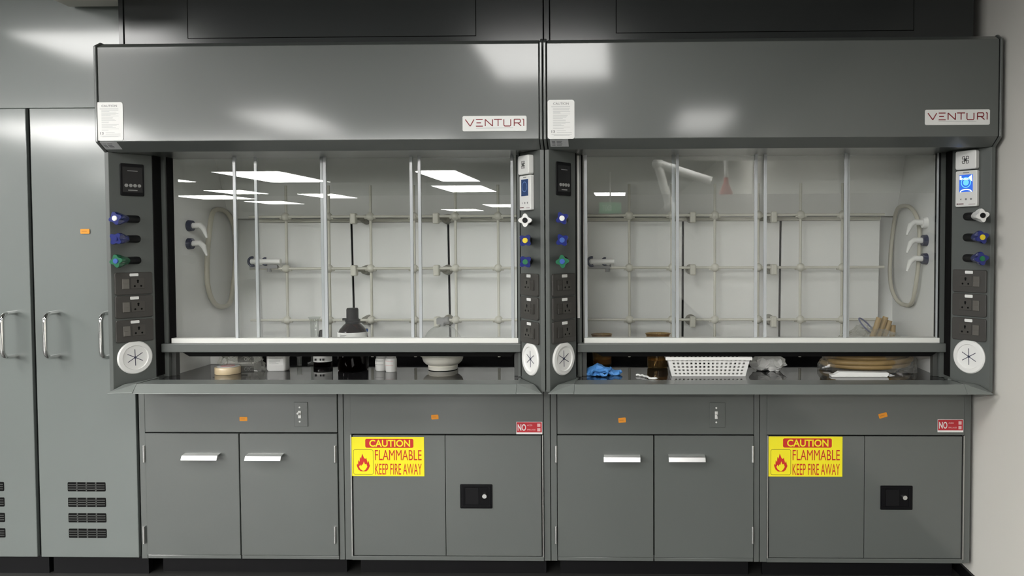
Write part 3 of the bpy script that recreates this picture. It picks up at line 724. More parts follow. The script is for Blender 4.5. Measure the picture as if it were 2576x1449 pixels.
# ------------------------------------------------------------------ signs and stickers on the cabinets
def flame(M, w, h, x, y):
    out = [(.50, .0), (.30, .0), (.12, .10), (.0, .30), (.02, .42), (.10, .36), (.12, .62), (.22, .52), (.25, .80), (.33, .70), (.42, .98), (.55, .74), (.66, .68), (.72, .76), (.83, .46), (.90, .58), (.96, .38), (1.0, .30), (.88, .10), (.72, .0)]
    inn = [(.45, -.0), (.28, .08), (.17, .22), (.26, .34), (.33, .24), (.40, .36), (.46, .32), (.54, .52), (.62, .36), (.74, .38), (.80, .22), (.68, .08), (.56, .0)]
    a = MB().prism([(x + w * p, y + h * q) for p, q in out], .0022, .0026, M)
    b = MB().prism([(x + w * p, y + h * (q + .03)) for p, q in inn], .0026, .0029, M)
    return a, b
def flam_sign(u0, v0, u1, v1, label):
    a = at(u0, v1, YD); b = at(u1, v0, YD); w, h = b.x - a.x, b.z - a.z; M = frame((a.x, YD - .0015, a.z))
    t = thing('warning_sign', (a.x + w / 2, YD, a.z), label, 'sign', 'yellow flammable signs')
    obj('sheet', MB().box(0, w, 0, h, 0, .002, M=M), YELLOW, t)
    obj('heading_band', MB().rr(w * .195, w * .855, h * .725, h * .955, h * .04, .002, .0024, M), RED, t)
    obj('heading', text('CAUTION', w * .25, w * .81, h * .75, h * .93, M, .0027, .022), YELLOW, t)
    obj('message', text('KEEP FIRE AWAY', w * .325, w * .965, h * .04, h * .32, M, .0025, .0, text('FLAMMABLE', w * .325, w * .965, h * .41, h * .67, M, .0025, .0)), RED, t)
    fr = MB(); P = rrect(w * .03, w * .30, h * .045, h * .675, h * .04, 4); n = len(P)
    fr.strokes([(P[i], P[(i + 1) % n]) for i in range(n)], h * .010, .002, .0023, M)
    obj('frame_line', fr, pm_dk, t)
    f1, f2 = flame(M, w * .18, h * .46, w * .075, h * .125)
    fo = obj('flame_symbol', f1, RED, t); obj('inner_flame', f2, YELLOW, fo)
pm_dk = pm('dark_olive_ink', (.22, .16, .01), .6)
flam_sign(885, 1099, 1067, 1197, 'yellow CAUTION FLAMMABLE sign on the door below the left hood')
flam_sign(1933, 1098, 2119, 1198, 'yellow CAUTION FLAMMABLE sign on the door near the white wall')
def no_sticker(u0, v0, u1, v1, label):
    a = at(u0, v1, YD); b = at(u1, v0, YD); w, h = b.x - a.x, b.z - a.z; M = frame((a.x, YD - .0012, a.z))
    t = thing('warning_sticker', (a.x + w / 2, YD, a.z), label, 'sticker', 'red NO stickers')
    obj('sheet', MB().box(0, w, 0, h, 0, .001, M=M), WHITE, t)
    obj('red_field', MB().box(w * .015, w * .985, h * .15, h * .975, .001, .0013, M=M), REDK, t)
    obj('word', text('NO', w * .055, w * .375, h * .28, h * .82, M, .0016, .02), WHITE, t)
    obj('small_words', text('SPILLAGE', w * .42, w * .74, h * .31, h * .42, M, .0016, .01, text('ACIDS', w * .42, w * .62, h * .67, h * .79, M, .0016, .01)), PINKW, t)
    obj('pictogram', MB().box(w * .81, w * .93, h * .60, h * .86, .0013, .0016, M=M).box(w * .81, w * .93, h * .24, h * .50, .0013, .0016, M=M), PINKW, t)
PINKW = pm('pale_pink_print', (.80, .50, .50), .6)
no_sticker(1299, 1061, 1364, 1092, 'red NO sticker above the latch door below the left hood')
no_sticker(2358, 1055, 2423, 1087, 'red NO sticker at the right end, next to the white wall')
def orange(uc, vc, w, h, ang, label, y=YD - .0012):
    P = at(uc, vc, y); M = frame(P, (cos(ang), 0, sin(ang)), (-sin(ang), 0, cos(ang)))
    t = thing('orange_sticker', P, label, 'sticker', 'small orange stickers')
    obj('sheet', MB().rr(-w / 2, w / 2, -h / 2, h / 2, .003, 0, .001, M), ORANGE, t)
    obj('print', MB().box(-w * .36, w * .2, -h * .06, h * .06, .001, .0012, M=M), pm_or, t)
pm_or = pm('orange_print', (.5, .18, .02), .6)
orange(612.5, 1054, .034, .018, 0, 'small level orange sticker on the fascia beside the tilted toggle switch')
orange(1094, 1049, .031, .020, .06, 'small orange sticker on the fascia above the left flammable sign')
orange(1565, 1057, .032, .021, .09, 'small orange sticker on the fascia right of the middle seam')
orange(2221, 1045, .036, .020, .27, 'small crooked orange sticker above the latch next to the white wall')
orange(214, 582, .040, .020, 0, 'small orange sticker on the tall cabinet door', YD + .005)

# ------------------------------------------------------------------ tall cabinets at the left
YT = YD + .008
ztd, zbd = at(150, 271, YT).z, at(200, 1402, YT).z
def tall_cabinet(x0, x1, label, hx, vx, vents):
    t = thing('tall_cabinet', ((x0 + x1) / 2, .45, 0), label, 'cabinet', 'tall storage cabinets')
    obj('carcass', WB(x0, x1, YT + .02, .82, ZBB, ztd - .002), DUCT, t)  # carcass darkened too, to blacken the gap between the doors
    obj('plinth', WB(x0 + .01, x1 - .01, .27, .30, 0, ZBB), BLACK, t)
    d = obj('door', WB(x0 + .008, x1 - .008, YT, YT + .018, zbd, ztd - .002), PAINT_TALL, t, bevel=.0025)
    for x in hx:
        z0, z1 = at(120, 897, YT - .02).z, at(120, 787, YT - .02).z; b = .078
        pts = [(x, YT + .004, z1)]
        for k in range(7):
            a = pi / 2 * k / 6; pts.append((x, YT - b + .035 - .035 * sin(a), z1 - .035 + .035 * cos(a)))
        for k in range(7):
            a = pi / 2 * k / 6; pts.append((x, YT - b + .035 - .035 * cos(a), z0 + .035 - .035 * sin(a)))
        pts.append((x, YT + .004, z0))
        h = obj('pull_handle', MB().tube(pts, .0095, 16), CHROME, d, True); h['label'] = 'chrome D-shaped pull handle'
    for v0, v1 in ((1213, 1236), (1252, 1275), (1291, 1314), (1330, 1353)):
        za, zb = at(219, v1, YT).z, at(219, v0, YT).z
        g = obj('vent_grille', MB().rr(vents[0], vents[1], za, zb, .004, .0, .003, frame((0, YT + .002, 0))), VOID, d)
        s = MB(); w = vents[1] - vents[0]
        for k in range(1, 4): s.box(vents[0] + w * k / 4 - .003, vents[0] + w * k / 4 + .003, YT - .003, YT, za, zb)
        for k in range(1, 4): s.box(vents[0] + .003, vents[1] - .003, YT - .003, YT, za + (zb - za) * k / 4 - .0016, za + (zb - za) * k / 4 + .0016)
        obj('grille_bars', s, DPAINT, g)
    return t
xs_ = at(84, 830, YT).x
tall_cabinet(xs_, -1.803, 'tall grey cabinet beside the left hood, with vents low on its door', (at(146, 840, YT).x, at(284, 840, YT).x), None, (at(172, 1280, YT).x, at(267, 1280, YT).x))
tall_cabinet(xs_ - .47, xs_ - .001, 'tall grey cabinet cut by the left edge of the picture', (at(40, 840, YT).x,), None, (at(12, 1280, YT).x - .16, at(12, 1280, YT).x))
tag(obj('filler_panel', WB(xs_ - .47, -1.803, YT + .006, .82, ztd, ZC), PAINT_TALL, None, bevel=.002), 'plain grey panel above the tall cabinet doors', 'panel')

# ------------------------------------------------------------------ things standing in the left hood
E_ = .0006
def G(u, v): p = gnd(u, v, ZW); return Vector((p.x, p.y, ZW + E_))
def up(u, v, P):                                   # height at which a thing standing at P reaches photo row v
    return at(u, v, P.y).z - P.z
def wpx(n, P): return n * (P.y + CAMD) / FPX       # photo width to metres at the depth of P

# large amber bottle
P = G(881, 934); P.y += .04; R = wpx(37, P); hs = up(881, 775, P)
t = thing('reagent_bottle', P, 'large amber glass bottle with a black cap, beside the dark bottle', 'bottle', 'amber reagent bottles')
hc = hs - .064
obj('bottle_body', MB().lathe([(R * .93, 0), (R, .006), (R, hc - .068), (R * .97, hc - .050), (R * .86, hc - .032), (R * .60, hc - .012), (R * .42, hc - .002), (R * .38, hc + .02)], P, 48), AMBER, t, True)
obj('contents', MB().lathe([(R * .90, .004), (R * .96, .01), (R * .96, hc * .66)], P, 40), LIQD, t, True)
lab = MB(); n = 30; R2 = R + .0006
lv = [(R2 * cos(-pi * .98 + pi * .96 * i / n), R2 * sin(-pi * .98 + pi * .96 * i / n)) for i in range(n + 1)]
def wraplabel(P, lv, z0, z1):
    m_ = MB(); k = len(lv)
    m_.add([(P.x + a, P.y + b, P.z + z0) for a, b in lv] + [(P.x + a, P.y + b, P.z + z1) for a, b in lv], [(i, i + 1, k + i + 1, k + i) for i in range(k - 1)])
    return m_
zl1 = at(881, 838, P.y - R).z - P.z; zl0 = at(881, 888, P.y - R).z - P.z
lb = obj('paper_label', wraplabel(P, lv, zl0, zl1), WPAPER, t, True); lb['label'] = 'white paper label'
ln = MB(); 
for z_, a, b in ((zl1 - .010, -.62, -.1), (zl1 - .017, -.62, -.22), (zl1 - .026, -.1, .5)):
    pts = [(P.x + (R2 + .0004) * a * .9 + (b - a) * R2 * .9 * i / 6, 0, P.z + z_) for i in range(7)]
    pts = [(x, P.y - math.sqrt(max(1e-6, (R2 + .0005) ** 2 - (x - P.x) ** 2)), z) for x, _, z in pts]
    ln.tube(pts, .0012, 6)
obj('label_print', ln, INK, lb)
cap = [(R * .47, hc - .004), (R * .47, hc + .012), (R * .40, hc + .018), (R * .40, hc + .058), (R * .36, hs)]
cp = obj('screw_cap', MB().lathe(cap, P, 24), BLACK, t, True)
obj('cap_ring', MB().lathe([(R * .42, hc + .002), (R * .52, hc + .004), (R * .52, hc + .012), (R * .42, hc + .014)], P, 24).box(P.x - R * .68, P.x - R * .4, P.y - .005, P.y + .005, P.z + hc + .008, P.z + hc + .018), BLACK, cp, True)

# dark bottle left of it
P = G(806, 924); P.y += .035; R = wpx(23.5, P); hs = up(806, 830, P)
t = thing('reagent_bottle', P, 'dark amber bottle with a tapered black cap, left of the large bottle', 'bottle', 'amber reagent bottles')
hc = hs - .045
obj('bottle_body', MB().lathe([(R * .93, 0), (R, .005), (R, hc - .045), (R * .9, hc - .025), (R * .55, hc - .006), (R * .40, hc + .004), (R * .38, hc + .015)], P, 40), AMBER, t, True)
obj('contents', MB().lathe([(R * .9, .004), (R * .96, .01), (R * .96, hc * .6)], P, 32), LIQD, t, True)
lv = [((R + .0006) * cos(-pi * .98 + pi * .96 * i / n), (R + .0006) * sin(-pi * .98 + pi * .96 * i / n)) for i in range(n + 1)]
lb = obj('paper_label', wraplabel(P, lv, up(806, 908, P), hc - .05), WPAPER, t, True); lb['label'] = 'white paper label'
ln = MB()
for a in (-.45, .1, .38):
    x = P.x + R * a; ln.box(x - .004, x + .004, P.y - R * 1.02, P.y - R * .9, P.z + up(806, 904, P), P.z + up(806, 899, P))
obj('label_print', ln, INKD, lb)
obj('screw_cap', MB().lathe([(R * .46, hc), (R * .50, hc + .004), (R * .38, hs - .006), (R * .30, hs)], P, 24), BLACK, t, True)

# measuring cylinder behind it
P = G(803, 912); P.y = .55; R = wpx(10.5, P); hs = up(803, 797, P)
t = thing('measuring_cylinder', P, 'clear glass measuring cylinder rising behind the dark bottle', 'glassware')
obj('tube', MB().lathe([(R, .012), (R, hs - .022), (R * 1.25, hs - .008), (R * 1.55, hs), (R * 1.5, hs), (R * 1.15, hs - .010), (R * .9, hs - .022), (R * .9, .014)], P, 28, None, False), LGLASS, t, True)
obj('foot', MB().lathe([(R * 1.9, 0), (R * 1.9, .006), (R * 1.1, .012)], P, 6), LGLASS, t)

# white plastic jar with a label
P = G(693, 934); P.y += .03; w = wpx(24.5, P); h = .105
t = thing('plastic_jar', P, 'square white plastic jar with a printed label, left of the dark bottle', 'jar')
M = frame(P + Vector((0, -.0, 0)), (cos(.08), sin(.08), 0))
jm = MB()
rings = [(.90, 0), (1, .008), (1, h - .02), (.92, h - .008), (.62, h), (.62, h + .004)]
k = 0; n4 = 0
vs_, fs = [], []
for q, z in rings:
    rp = rrect(-w * q, w * q, -w * q * .7, w * q * .7, w * .28 * q, 4); n4 = len(rp)
    vs_ += [(a, z, -b) for a, b in rp]
fs = [(j * n4 + i, j * n4 + (i + 1) % n4, (j + 1) * n4 + (i + 1) % n4, (j + 1) * n4 + i) for j in range(len(rings) - 1) for i in range(n4)] + [tuple(range(n4)), tuple(range((len(rings) - 1) * n4, len(rings) * n4))]
obj('jar_body', jm.add(vs_, fs, M), WHITE, t, True)
obj('jar_lid', MB().lathe([(w * .66, h + .002), (w * .68, h + .004), (w * .68, h + .020), (w * .62, h + .023)], P, 28), WHITE, t, True)
lb = obj('paper_label', MB().rr(-w * .74, w * .74, h * .26, h * .86, .003, w * .7, w * .7 + .0006, M), WPAPER, t)
ln = MB()
r = random.Random(4)
for k in range(11):
    b = h * (.82 - k * .05); a1 = r.uniform(-.1, .6)
    ln.box(-w * .66, w * (.6 if k in (0, 1) else a1), b, b + h * (.018 if k < 2 else .010), w * .7 + .0006, w * .7 + .001, M=M)
obj('label_print', ln, INK, lb)

# carton behind the bag
Pl, Pr = G(556, 908), G(664, 908); P = Vector(((Pl.x + Pr.x) / 2, .55, ZW + E_)); w = wpx(54, P)
t = thing('carton', P, 'pale printed cardboard carton behind the crumpled clear bag', 'box')
M = frame(P, (cos(.10), sin(.10), 0)); h = .115; dpt = .10
obj('box_body', MB().box(-w, w, 0, h, -dpt, 0, M=M), WPAPER, t, bevel=.002)
obj('printed_band', MB().box(w * .25, w, h * .06, h * .36, 0, .0006, M=M).box(w * .25, w * .70, h * .42, h * .5, 0, .0006, M=M), INKD, t)
obj('lettering', text('OX', w * .55, w * .86, h * .14, h * .28, M, .0009, .01), WPAPER, t)
obj('picture_marks', MB().rr(w * .28, w * .62, h * .56, h * .8, .004, 0, .0006, M).box(-w * .9, w * .1, h * .52, h * .56, 0, .0006, M=M).box(-w * .9, -w * .2, h * .64, h * .67, 0, .0006, M=M), INK, t)

# roll of tape lying in front
P = G(562, 943); P.y += .04; R = wpx(31, P); h = .030
t = thing('tape_roll', P, 'roll of clear tape lying flat with a pink core, at the left', 'tape')
obj('tape_winding', MB().lathe([(R * .74, 0), (R * .98, 0), (R, .002), (R, h - .002), (R * .98, h), (R * .74, h), (R * .74, 0)], P, 44, None, False), TAPE, t, True)
obj('core', MB().lathe([(R * .66, 0), (R * .735, 0), (R * .735, h + .001), (R * .66, h + .001), (R * .66, 0)], P, 40, None, False), WPAPER, t, True)
obj('wrapper_disc', MB().lathe([(R * .86, h + .0014), (R * .86, h + .0020)], P + Vector((R * .05, 0, 0)), 36), WPAPER, t)
obj('printed_ring', MB().lathe([(R * .30, h + .0036), (R * .56, h + .0036), (R * .56, h + .0042), (R * .30, h + .0042), (R * .30, h + .0036)], P, 28, None, False), PINK, t)

# crumpled clear bag
def film(name, c, sx, sy, h, seed, amp, mat, label, cat, group=None, nu=40, nv=18, flat=.35):
    m_ = MB(); vs_ = []; fs = []
    for j in range(nv + 1):
        q = j / nv
        for i in range(nu):
            a = 2 * pi * i / nu
            rr_ = cos(q * pi / 2) ** flat if q < 1 else 0.02
            k = 1 + .16 * sin(3 * a + seed) + .08 * sin(7 * a + 2 * seed)
            vs_.append(Vector((c.x + sx * rr_ * k * cos(a), c.y + sy * rr_ * k * sin(a), c.z + h * sin(q * pi / 2) * (1 + .25 * sin(2 * a + seed)))))
    fs = [(j * nu + i, j * nu + (i + 1) % nu, (j + 1) * nu + (i + 1) % nu, (j + 1) * nu + i) for j in range(nv) for i in range(nu)]
    m_.add(vs_, fs)
    for i, p in enumerate(m_.v):
        z0 = p.z - c.z
        q = p * 38 + Vector((seed, seed * 2, 0)); q2 = p * 90 + Vector((seed, 0, seed))
        d = Vector((noise.noise(q), noise.noise(q + Vector((5, 5, 5))), noise.noise(q + Vector((9, 1, 4))))) * amp + Vector((noise.noise(q2), noise.noise(q2 + Vector((5, 2, 5))), noise.noise(q2 + Vector((1, 1, 4))))) * amp * .4
        p = p + d * min(1, .25 + z0 / max(h, .01)); p.z = max(p.z, c.z); m_.v[i] = p
    return tag(obj(name, m_, mat, None), label, cat, group)
P = G(588, 938); P.y += .070
film('plastic_bag', P, .096, .062, .085, 1.7, .028, FILM, 'crumpled clear plastic bag between the tape roll and the white jar', 'bag', 'clear plastic bags')

# two small white bottles
def small_bottle(u, v, hw, label, red):
    P = G(u, v); R = wpx(hw, P); P.y += R
    h = up(u, 900, P)
    t = thing('sample_bottle', P, label, 'bottle', 'small white sample bottles')
    obj('bottle_body', MB().lathe([(R * .88, 0), (R, .006), (R, h - .010), (R * .93, h - .002), (R * .80, h)], P, 32), WHITE, t, True)
    obj('screw_cap', MB().lathe([(R * .84, h + .0005), (R * .86, h + .002), (R * .86, h + .016), (R * .80, h + .018)], P, 32), WHITE, t, True)
    lv = [((R + .0005) * cos(-pi * .92 + pi * .62 * i / 16), (R + .0005) * sin(-pi * .92 + pi * .62 * i / 16)) for i in range(17)]
    lb = obj('paper_label', wraplabel(P, lv, h * .50, h * .80), WPAPER, t, True)
    e = wraplabel(P, [(a * 1.01, b * 1.01) for a, b in lv], h * .785, h * .81); e2 = wraplabel(P, [(a * 1.01, b * 1.01) for a, b in lv], h * .49, h * .515)
    k = len(e.v); e.v += e2.v; e.f += [tuple(i + k for i in f) for f in e2.f]
    obj('label_border', e, PINKW if red else INK, lb)
small_bottle(955, 934, 15, 'small white bottle touching its twin, the left one of the pair', False)
small_bottle(980, 937, 14.5, 'small white bottle of the pair, nearer the white desiccator', True)

# small clear bottle with a blue cap behind
P = G(927, 916); P.y = .50; R = wpx(9.5, P); hs = up(927, 827, P)
t = thing('glass_vial', P, 'narrow clear bottle with a blue cap behind the large amber bottle', 'bottle')
obj('vial_body', MB().lathe([(R, 0), (R, hs - .04), (R * .75, hs - .024), (R * .7, hs - .012)], P, 24), LGLASS, t, True)
obj('screw_cap', MB().lathe([(R * .85, hs - .014), (R * .9, hs - .012), (R * .9, hs)], P, 24), BLUECAP, t, True)
# small glass tube
P = G(759, 918); P.y = .50; R = wpx(6, P)
t = thing('glass_beaker', P, 'tiny clear glass beaker between the white jar and the dark bottle', 'glassware')
obj('beaker_wall', MB().lathe([(R * .1, 0), (R, 0), (R, .038), (R * 1.12, .042), (R * 1.02, .042), (R * .92, .036), (R * .92, .003), (R * .1, .003)], P, 20, None, False), LGLASS, t, True)

# vacuum desiccator
P = G(1103, 937); P.y += .09; R = wpx(54, P)
t = thing('desiccator', P, 'round white desiccator bowl with a clear domed lid and grey knob', 'desiccator')
hz = lambda v: up(1103, v, P)
zr = up(1103, 892, P)
base = [(R * .58, 0), (R * .67, .002), (R * .69, .018), (R * .65, .022), (R * .78, .027), (R * .89, .038), (R * .935, .050), (R * .945, .058), (R * .96, .061), (R * .945, .0635), (R * .965, .068), (R * 1.0, zr * .93), (R * 1.03, zr - .004), (R * 1.03, zr), (R * .96, zr)]
obj('bowl', MB().lathe(base, P, 56), PORC, t, True)
zt = hz(818)
dome = [(R * 1.02, zr + .001), (R * 1.02, zr + .008)] + [(max(.022, R * .98 * cos(pi / 2 * k / 9) ** .8), zr + .010 + (zt - zr - .01) * sin(pi / 2 * k / 9)) for k in range(10)]
obj('dome_lid', MB().lathe(dome, P, 56, None, False), LGLASS, t, True)
kx = wpx(14, P)
obj('knob', MB().cyl((P.x, P.y, P.z + zt - .004), (P.x, P.y, P.z + zt + .010), .012, n=20).rr(P.x - kx, P.x + kx * .3, 0, .030, .006, -P.y - .013, -P.y + .013, frame((0, 0, P.z + zt + .004))).cyl((P.x + kx * .3, P.y, P.z + zt + .020), (P.x + kx * 1.1, P.y, P.z + zt + .022), .016, n=18), GREYP, t, True)

# ------------------------------------------------------------------ things in the right hood
def beaker(u, vb, vt, hw, liq, lz, label, spout=False):
    P = G(u, vb); R = wpx(hw, P); P.y += R * .8; R = wpx(hw, P); h = up(u, vt, P)
    t = thing('glass_beaker', P, label, 'glassware', 'brown beakers of the right hood')
    k = 40; m_ = MB(); prof = [(R * .1, 0), (R * .9, 0), (R * .97, .006), (R * .97, h - .010), (R * 1.04, h), (R * .99, h), (R * .93, h - .010), (R * .93, .006), (R * .1, .004)]
    m_.lathe(prof, P, k, None, False)
    for i, p in enumerate(m_.v):
        d = p - P
        if d.z > h - .014 and d.x > R * .8 and spout: m_.v[i] = p + Vector((.010 * (d.x / R - .8) / .2, 0, 0))
        if d.z > h - .014 and d.x < -R * .8: m_.v[i] = m_.v[i] + Vector((.006 * (d.x / R + .8) / .2, 0, 0))
    obj('beaker_wall', m_, BGLASS, t, True)
    obj('liquid', MB().lathe([(R * .88, .007), (R * .92, .012), (R * .92, lz)], P, k), liq, t, True)
beaker(1515, 921, 840, 24.5, LIQA, .030, 'stained beaker holding amber liquid, behind the blue glove')
beaker(1655, 928, 838, 26.5, LIQD, .036, 'stained beaker of dark red liquid, left of the white basket', True)

# blue nitrile glove
P = G(1516, 950); P.y += .05; P.z = ZW + E_
def lump(c, sx, sy, sz, seed, amp, n=22, fq=30):
    m_ = MB().ball((0, 0, 0), 1.0, n)
    for i, p in enumerate(m_.v):
        q = Vector((p.x * sx, p.y * sy, p.z * sz)); w = (q + Vector((seed, seed, seed))) * fq
        d = Vector((noise.noise(w), noise.noise(w + Vector((3, 7, 1))), noise.noise(w + Vector((8, 2, 6))))) * amp
        q = q + d + Vector(c); m_.v[i] = q
    return m_
gl = lump(P + Vector((-.012, .02, .020)), .060, .040, .022, 2.0, .020, 26, 26)
for (dx, dy, L, ang, r_, h_) in ((.045, .03, .050, .05, .010, .012), (.04, .012, .045, -.12, .011, .010), (.03, .04, .05, .3, .009, .014), (-.065, .005, .035, 3.25, .011, .009)):
    a = P + Vector((dx * .7, dy, h_)); pts = [a + Vector((cos(ang) * L * q, sin(ang) * L * q, .007 * sin(q * 4 + dx * 60))) for q in (0, .25, .5, .75, 1.0)]
    gl.tube(pts, [r_ * .9, r_, r_ * .95, r_ * .9, r_ * .6], 10)
cuff = [P + Vector((-.014 + .034 * cos(2 * pi * i / 26), -.030 + .008 * sin(2 * pi * i / 26 * 2), .018 + .012 * sin(2 * pi * i / 26) + .004 * sin(6 * pi * i / 26))) for i in range(26)]
gl.tube(cuff, .0055, 8, True)
for i, p in enumerate(gl.v): gl.v[i].z = max(p.z, ZW + E_)
jitter(gl, .004, 90, 3)
for i, p in enumerate(gl.v): gl.v[i].z = max(p.z, ZW + E_)
tag(obj('nitrile_glove', gl, GLOVEB, None), 'crumpled blue nitrile glove at the left end of the right hood', 'glove')

# white tie with a loop
a0, b0 = G(1600, 946), G(1652, 958)
pts = []
for i in range(22):
    q = i / 21; u = 1600 + 38 * q; v = 946.5 + 9 * q * q
    p = G(u, v); pts.append(p + Vector((0, 0, .0035 + .003 * abs(sin(q * 11)))))
loop = []
c = G(1643, 956)
for i in range(24):
    a = 2 * pi * i / 24; loop.append(c + Vector((.016 * cos(a), .012 * sin(a) - .012, .0085)))
tag(obj('plastic_tie', MB().tube(pts, [.0032 + .0014 * abs(sin(i * .9)) for i in range(22)], 8).tube(loop, .0028, 8, True), WHITE, None, True), 'twisted white plastic tie with a loop on the front of the worktop', 'tie')

# white basket
Pa, Pb = G(1690, 947), G(1875, 947); yf = Pa.y; xa, xb = Pa.x, Pb.x
hb = at(1780, 899, yf - .01).z - (ZW + E_); ox = .020; oy = .012; dep = .20
t = thing('basket', ((xa + xb) / 2, yf + dep / 2, ZW + E_), 'white plastic basket with rows of square holes, in the right hood', 'basket')
def grid_wall(p00, p10, p01, p11, nx, ny, th, mx=.05, mz=.10, duty=.5):
    p00, p10, p01, p11 = map(Vector, (p00, p10, p01, p11))
    A = [0, mx]; 
    for i in range(nx): 
        w = (1 - 2 * mx) / (nx + (nx - 1) * (1 - duty) / duty); g = w * (1 - duty) / duty
        A += [mx + i * (w + g) + w, mx + (i + 1) * (w + g)]
    A[-1] = 1; Bz = [0, mz]
    for j in range(ny):
        w = (1 - 2 * mz) / (ny + (ny - 1) * (1 - duty) / duty); g = w * (1 - duty) / duty
        Bz += [mz + j * (w + g) + w, mz + (j + 1) * (w + g)]
    Bz[-1] = 1
    nrm = (p10 - p00).cross(p01 - p00).normalized() * th
    vs_ = []; idx = {}
    na, nb = len(A), len(Bz); fs = []
    for L in (0, 1):
        for j in range(nb):
            for i in range(na):
                a, b = A[i], Bz[j]; q = (p00 * (1 - a) + p10 * a) * (1 - b) + (p01 * (1 - a) + p11 * a) * b
                vs_.append(q + nrm * L)
    I = lambda i, j, L: L * na * nb + j * na + i
    hole = lambda i, j: 0 <= i < na - 1 and 0 <= j < nb - 1 and i % 2 == 1 and j % 2 == 1
    for j in range(nb - 1):
        for i in range(na - 1):
            if hole(i, j):
                fs += [(I(i, j, 0), I(i + 1, j, 0), I(i + 1, j, 1), I(i, j, 1)), (I(i + 1, j, 0), I(i + 1, j + 1, 0), I(i + 1, j + 1, 1), I(i + 1, j, 1)), (I(i + 1, j + 1, 0), I(i, j + 1, 0), I(i, j + 1, 1), I(i + 1, j + 1, 1)), (I(i, j + 1, 0), I(i, j, 0), I(i, j, 1), I(i, j + 1, 1))]
            else: fs += [(I(i, j, 0), I(i + 1, j, 0), I(i + 1, j + 1, 0), I(i, j + 1, 0)), (I(i, j, 1), I(i, j + 1, 1), I(i + 1, j + 1, 1), I(i + 1, j, 1))]
    return vs_, fs
z0, z1 = ZW + E_, ZW + E_ + hb
c0 = [(xa, yf, z0), (xb, yf, z0), (xb, yf + dep - .02, z0), (xa, yf + dep - .02, z0)]
c1 = [(xa - ox, yf - oy, z1), (xb + ox, yf - oy, z1), (xb + ox, yf + dep, z1), (xa - ox, yf + dep, z1)]
bk = MB()
for (i, j, nx) in ((0, 1, 17), (1, 2, 10), (2, 3, 17), (3, 0, 10)):
    vs_, fs = grid_wall(c0[i], c0[j], c1[i], c1[j], nx, 5, -.002); bk.add(vs_, fs)
vs_, fs = grid_wall(c0[0], c0[1], c0[3], c0[2], 17, 9, .002); bk.add(vs_, fs)
obj('basket_body', bk, WHITE, t)
rim = MB()
for k, (oo, zz) in enumerate(((0, 0),)):
    a, b, c_, d_ = c1
    e = .007
    rim.box(a[0] - e, b[0] + e, a[1] - e, a[1] + .003, z1 - .012, z1 + .002).box(d_[0] - e, c_[0] + e, d_[1] - .003, d_[1] + e, z1 - .012, z1 + .002)
    rim.box(a[0] - e, a[0] + .003, a[1], d_[1], z1 - .012, z1 + .002).box(b[0] - .003, b[0] + e, b[1], c_[1], z1 - .012, z1 + .002)
obj('rim', rim, WHITE, t, bevel=.002)

# crumpled white paper
P = G(1937, 936); P.y += .045
cr = lump(P + Vector((0, 0, .034)), .080, .045, .038, 5.0, .022, 16, 36)
for i, p in enumerate(cr.v): cr.v[i].z = max(p.z, ZW + E_)
tag(obj('paper_tissue', cr, WPAPER, None), 'crumpled white paper tissue just right of the white basket', 'tissue')

# folded paper strip in front
a, b = G(2092, 948.5), G(2236, 948.5)
th = .017
fp = MB(); M = frame((a.x, a.y, ZW + E_)); L = b.x - a.x
fp.prism([(0, 0), (L * .97, .0), (L, .006), (L, th), (L * .97, th * 1.0), (L * .14, th * 1.25), (L * .06, th * .55), (-.002, th * .45)], -.035, 0, M)
tag(obj('folded_paper', fp, WPAPER, None, bevel=.001), 'folded strip of white paper in front of the tan hose', 'paper')

# coil of tan rubber hose in a clear bag
P = G(2174, 925); P.y = .46; P.z = ZW + E_
hx = MB(); pts = []
rx, ry = wpx(113, P), .185; turns = 6.0; N = 260
for i in range(N):
    q = i / N; a = 2 * pi * turns * q + .6
    k = 1 - .10 * ((q * turns * 1.37) % 2)
    z = .014 + .0145 * q * turns + .010 * sin(a * .5 + 1) * q
    pts.append(P + Vector((rx * k * cos(a) + .012, ry * k * sin(a) * (1 - .1 * q), z + .012 * (1 - sin(a)) * q)))
hx.tube(pts, .0125, 12)
for (ua, va, ub, vb_, yy) in ((2192, 852, 2212, 799, .40), (2206, 852, 2228, 797, .42), (2222, 852, 2238, 806, .43), (2243, 855, 2246, 818, .44)):
    a_, b_ = at(ua, va, yy), at(ub, vb_, yy); hx.tube([Vector((a_.x - .02, yy + .01, ZW + .05)), a_, (a_ + b_) / 2 + Vector((.002, 0, 0)), b_], .0125, 12)
tag(obj('hose_coil', hx, TAN, None, True), 'coil of tan rubber hose at the right end of the right hood', 'hose')
c = P + Vector((.02, .0, 0))
film('plastic_bag', c, wpx(113, P), .178, .150, 4.2, .024, FILM, 'clear plastic bag wrapped around the coil of tan hose', 'bag', 'clear plastic bags', 60, 22, .62)
b1 = at(2162, 802, .42); b2 = at(2198, 838, .42); lp = []
cen = (b1 + b2) / 2; d = (b2 - b1) / 2; pr = Vector((-d.z, 0, d.x)).normalized() * .012
for i in range(30):
    a = 2 * pi * i / 30; lp.append(cen + d * 1.05 * cos(a) + pr * sin(a) + Vector((0, .01 * sin(a), 0)))
tl = [cen + d * 1.05, cen + d * 1.6 + Vector((0, 0, -.01)), cen + d * 2.3 + Vector((.01, 0, -.02)), Vector((cen.x + .11, .42, ZW + .03)), Vector((cen.x + .14, .40, ZW + .008))]
tag(obj('cable_loop', MB().tube(lp, .0035, 8, True).tube(tl, .0035, 8), pm('slate_blue_cable', (.14, .15, .26), .35), None, True), 'thin slate blue cable loop sticking up left of the tan hose', 'cable')

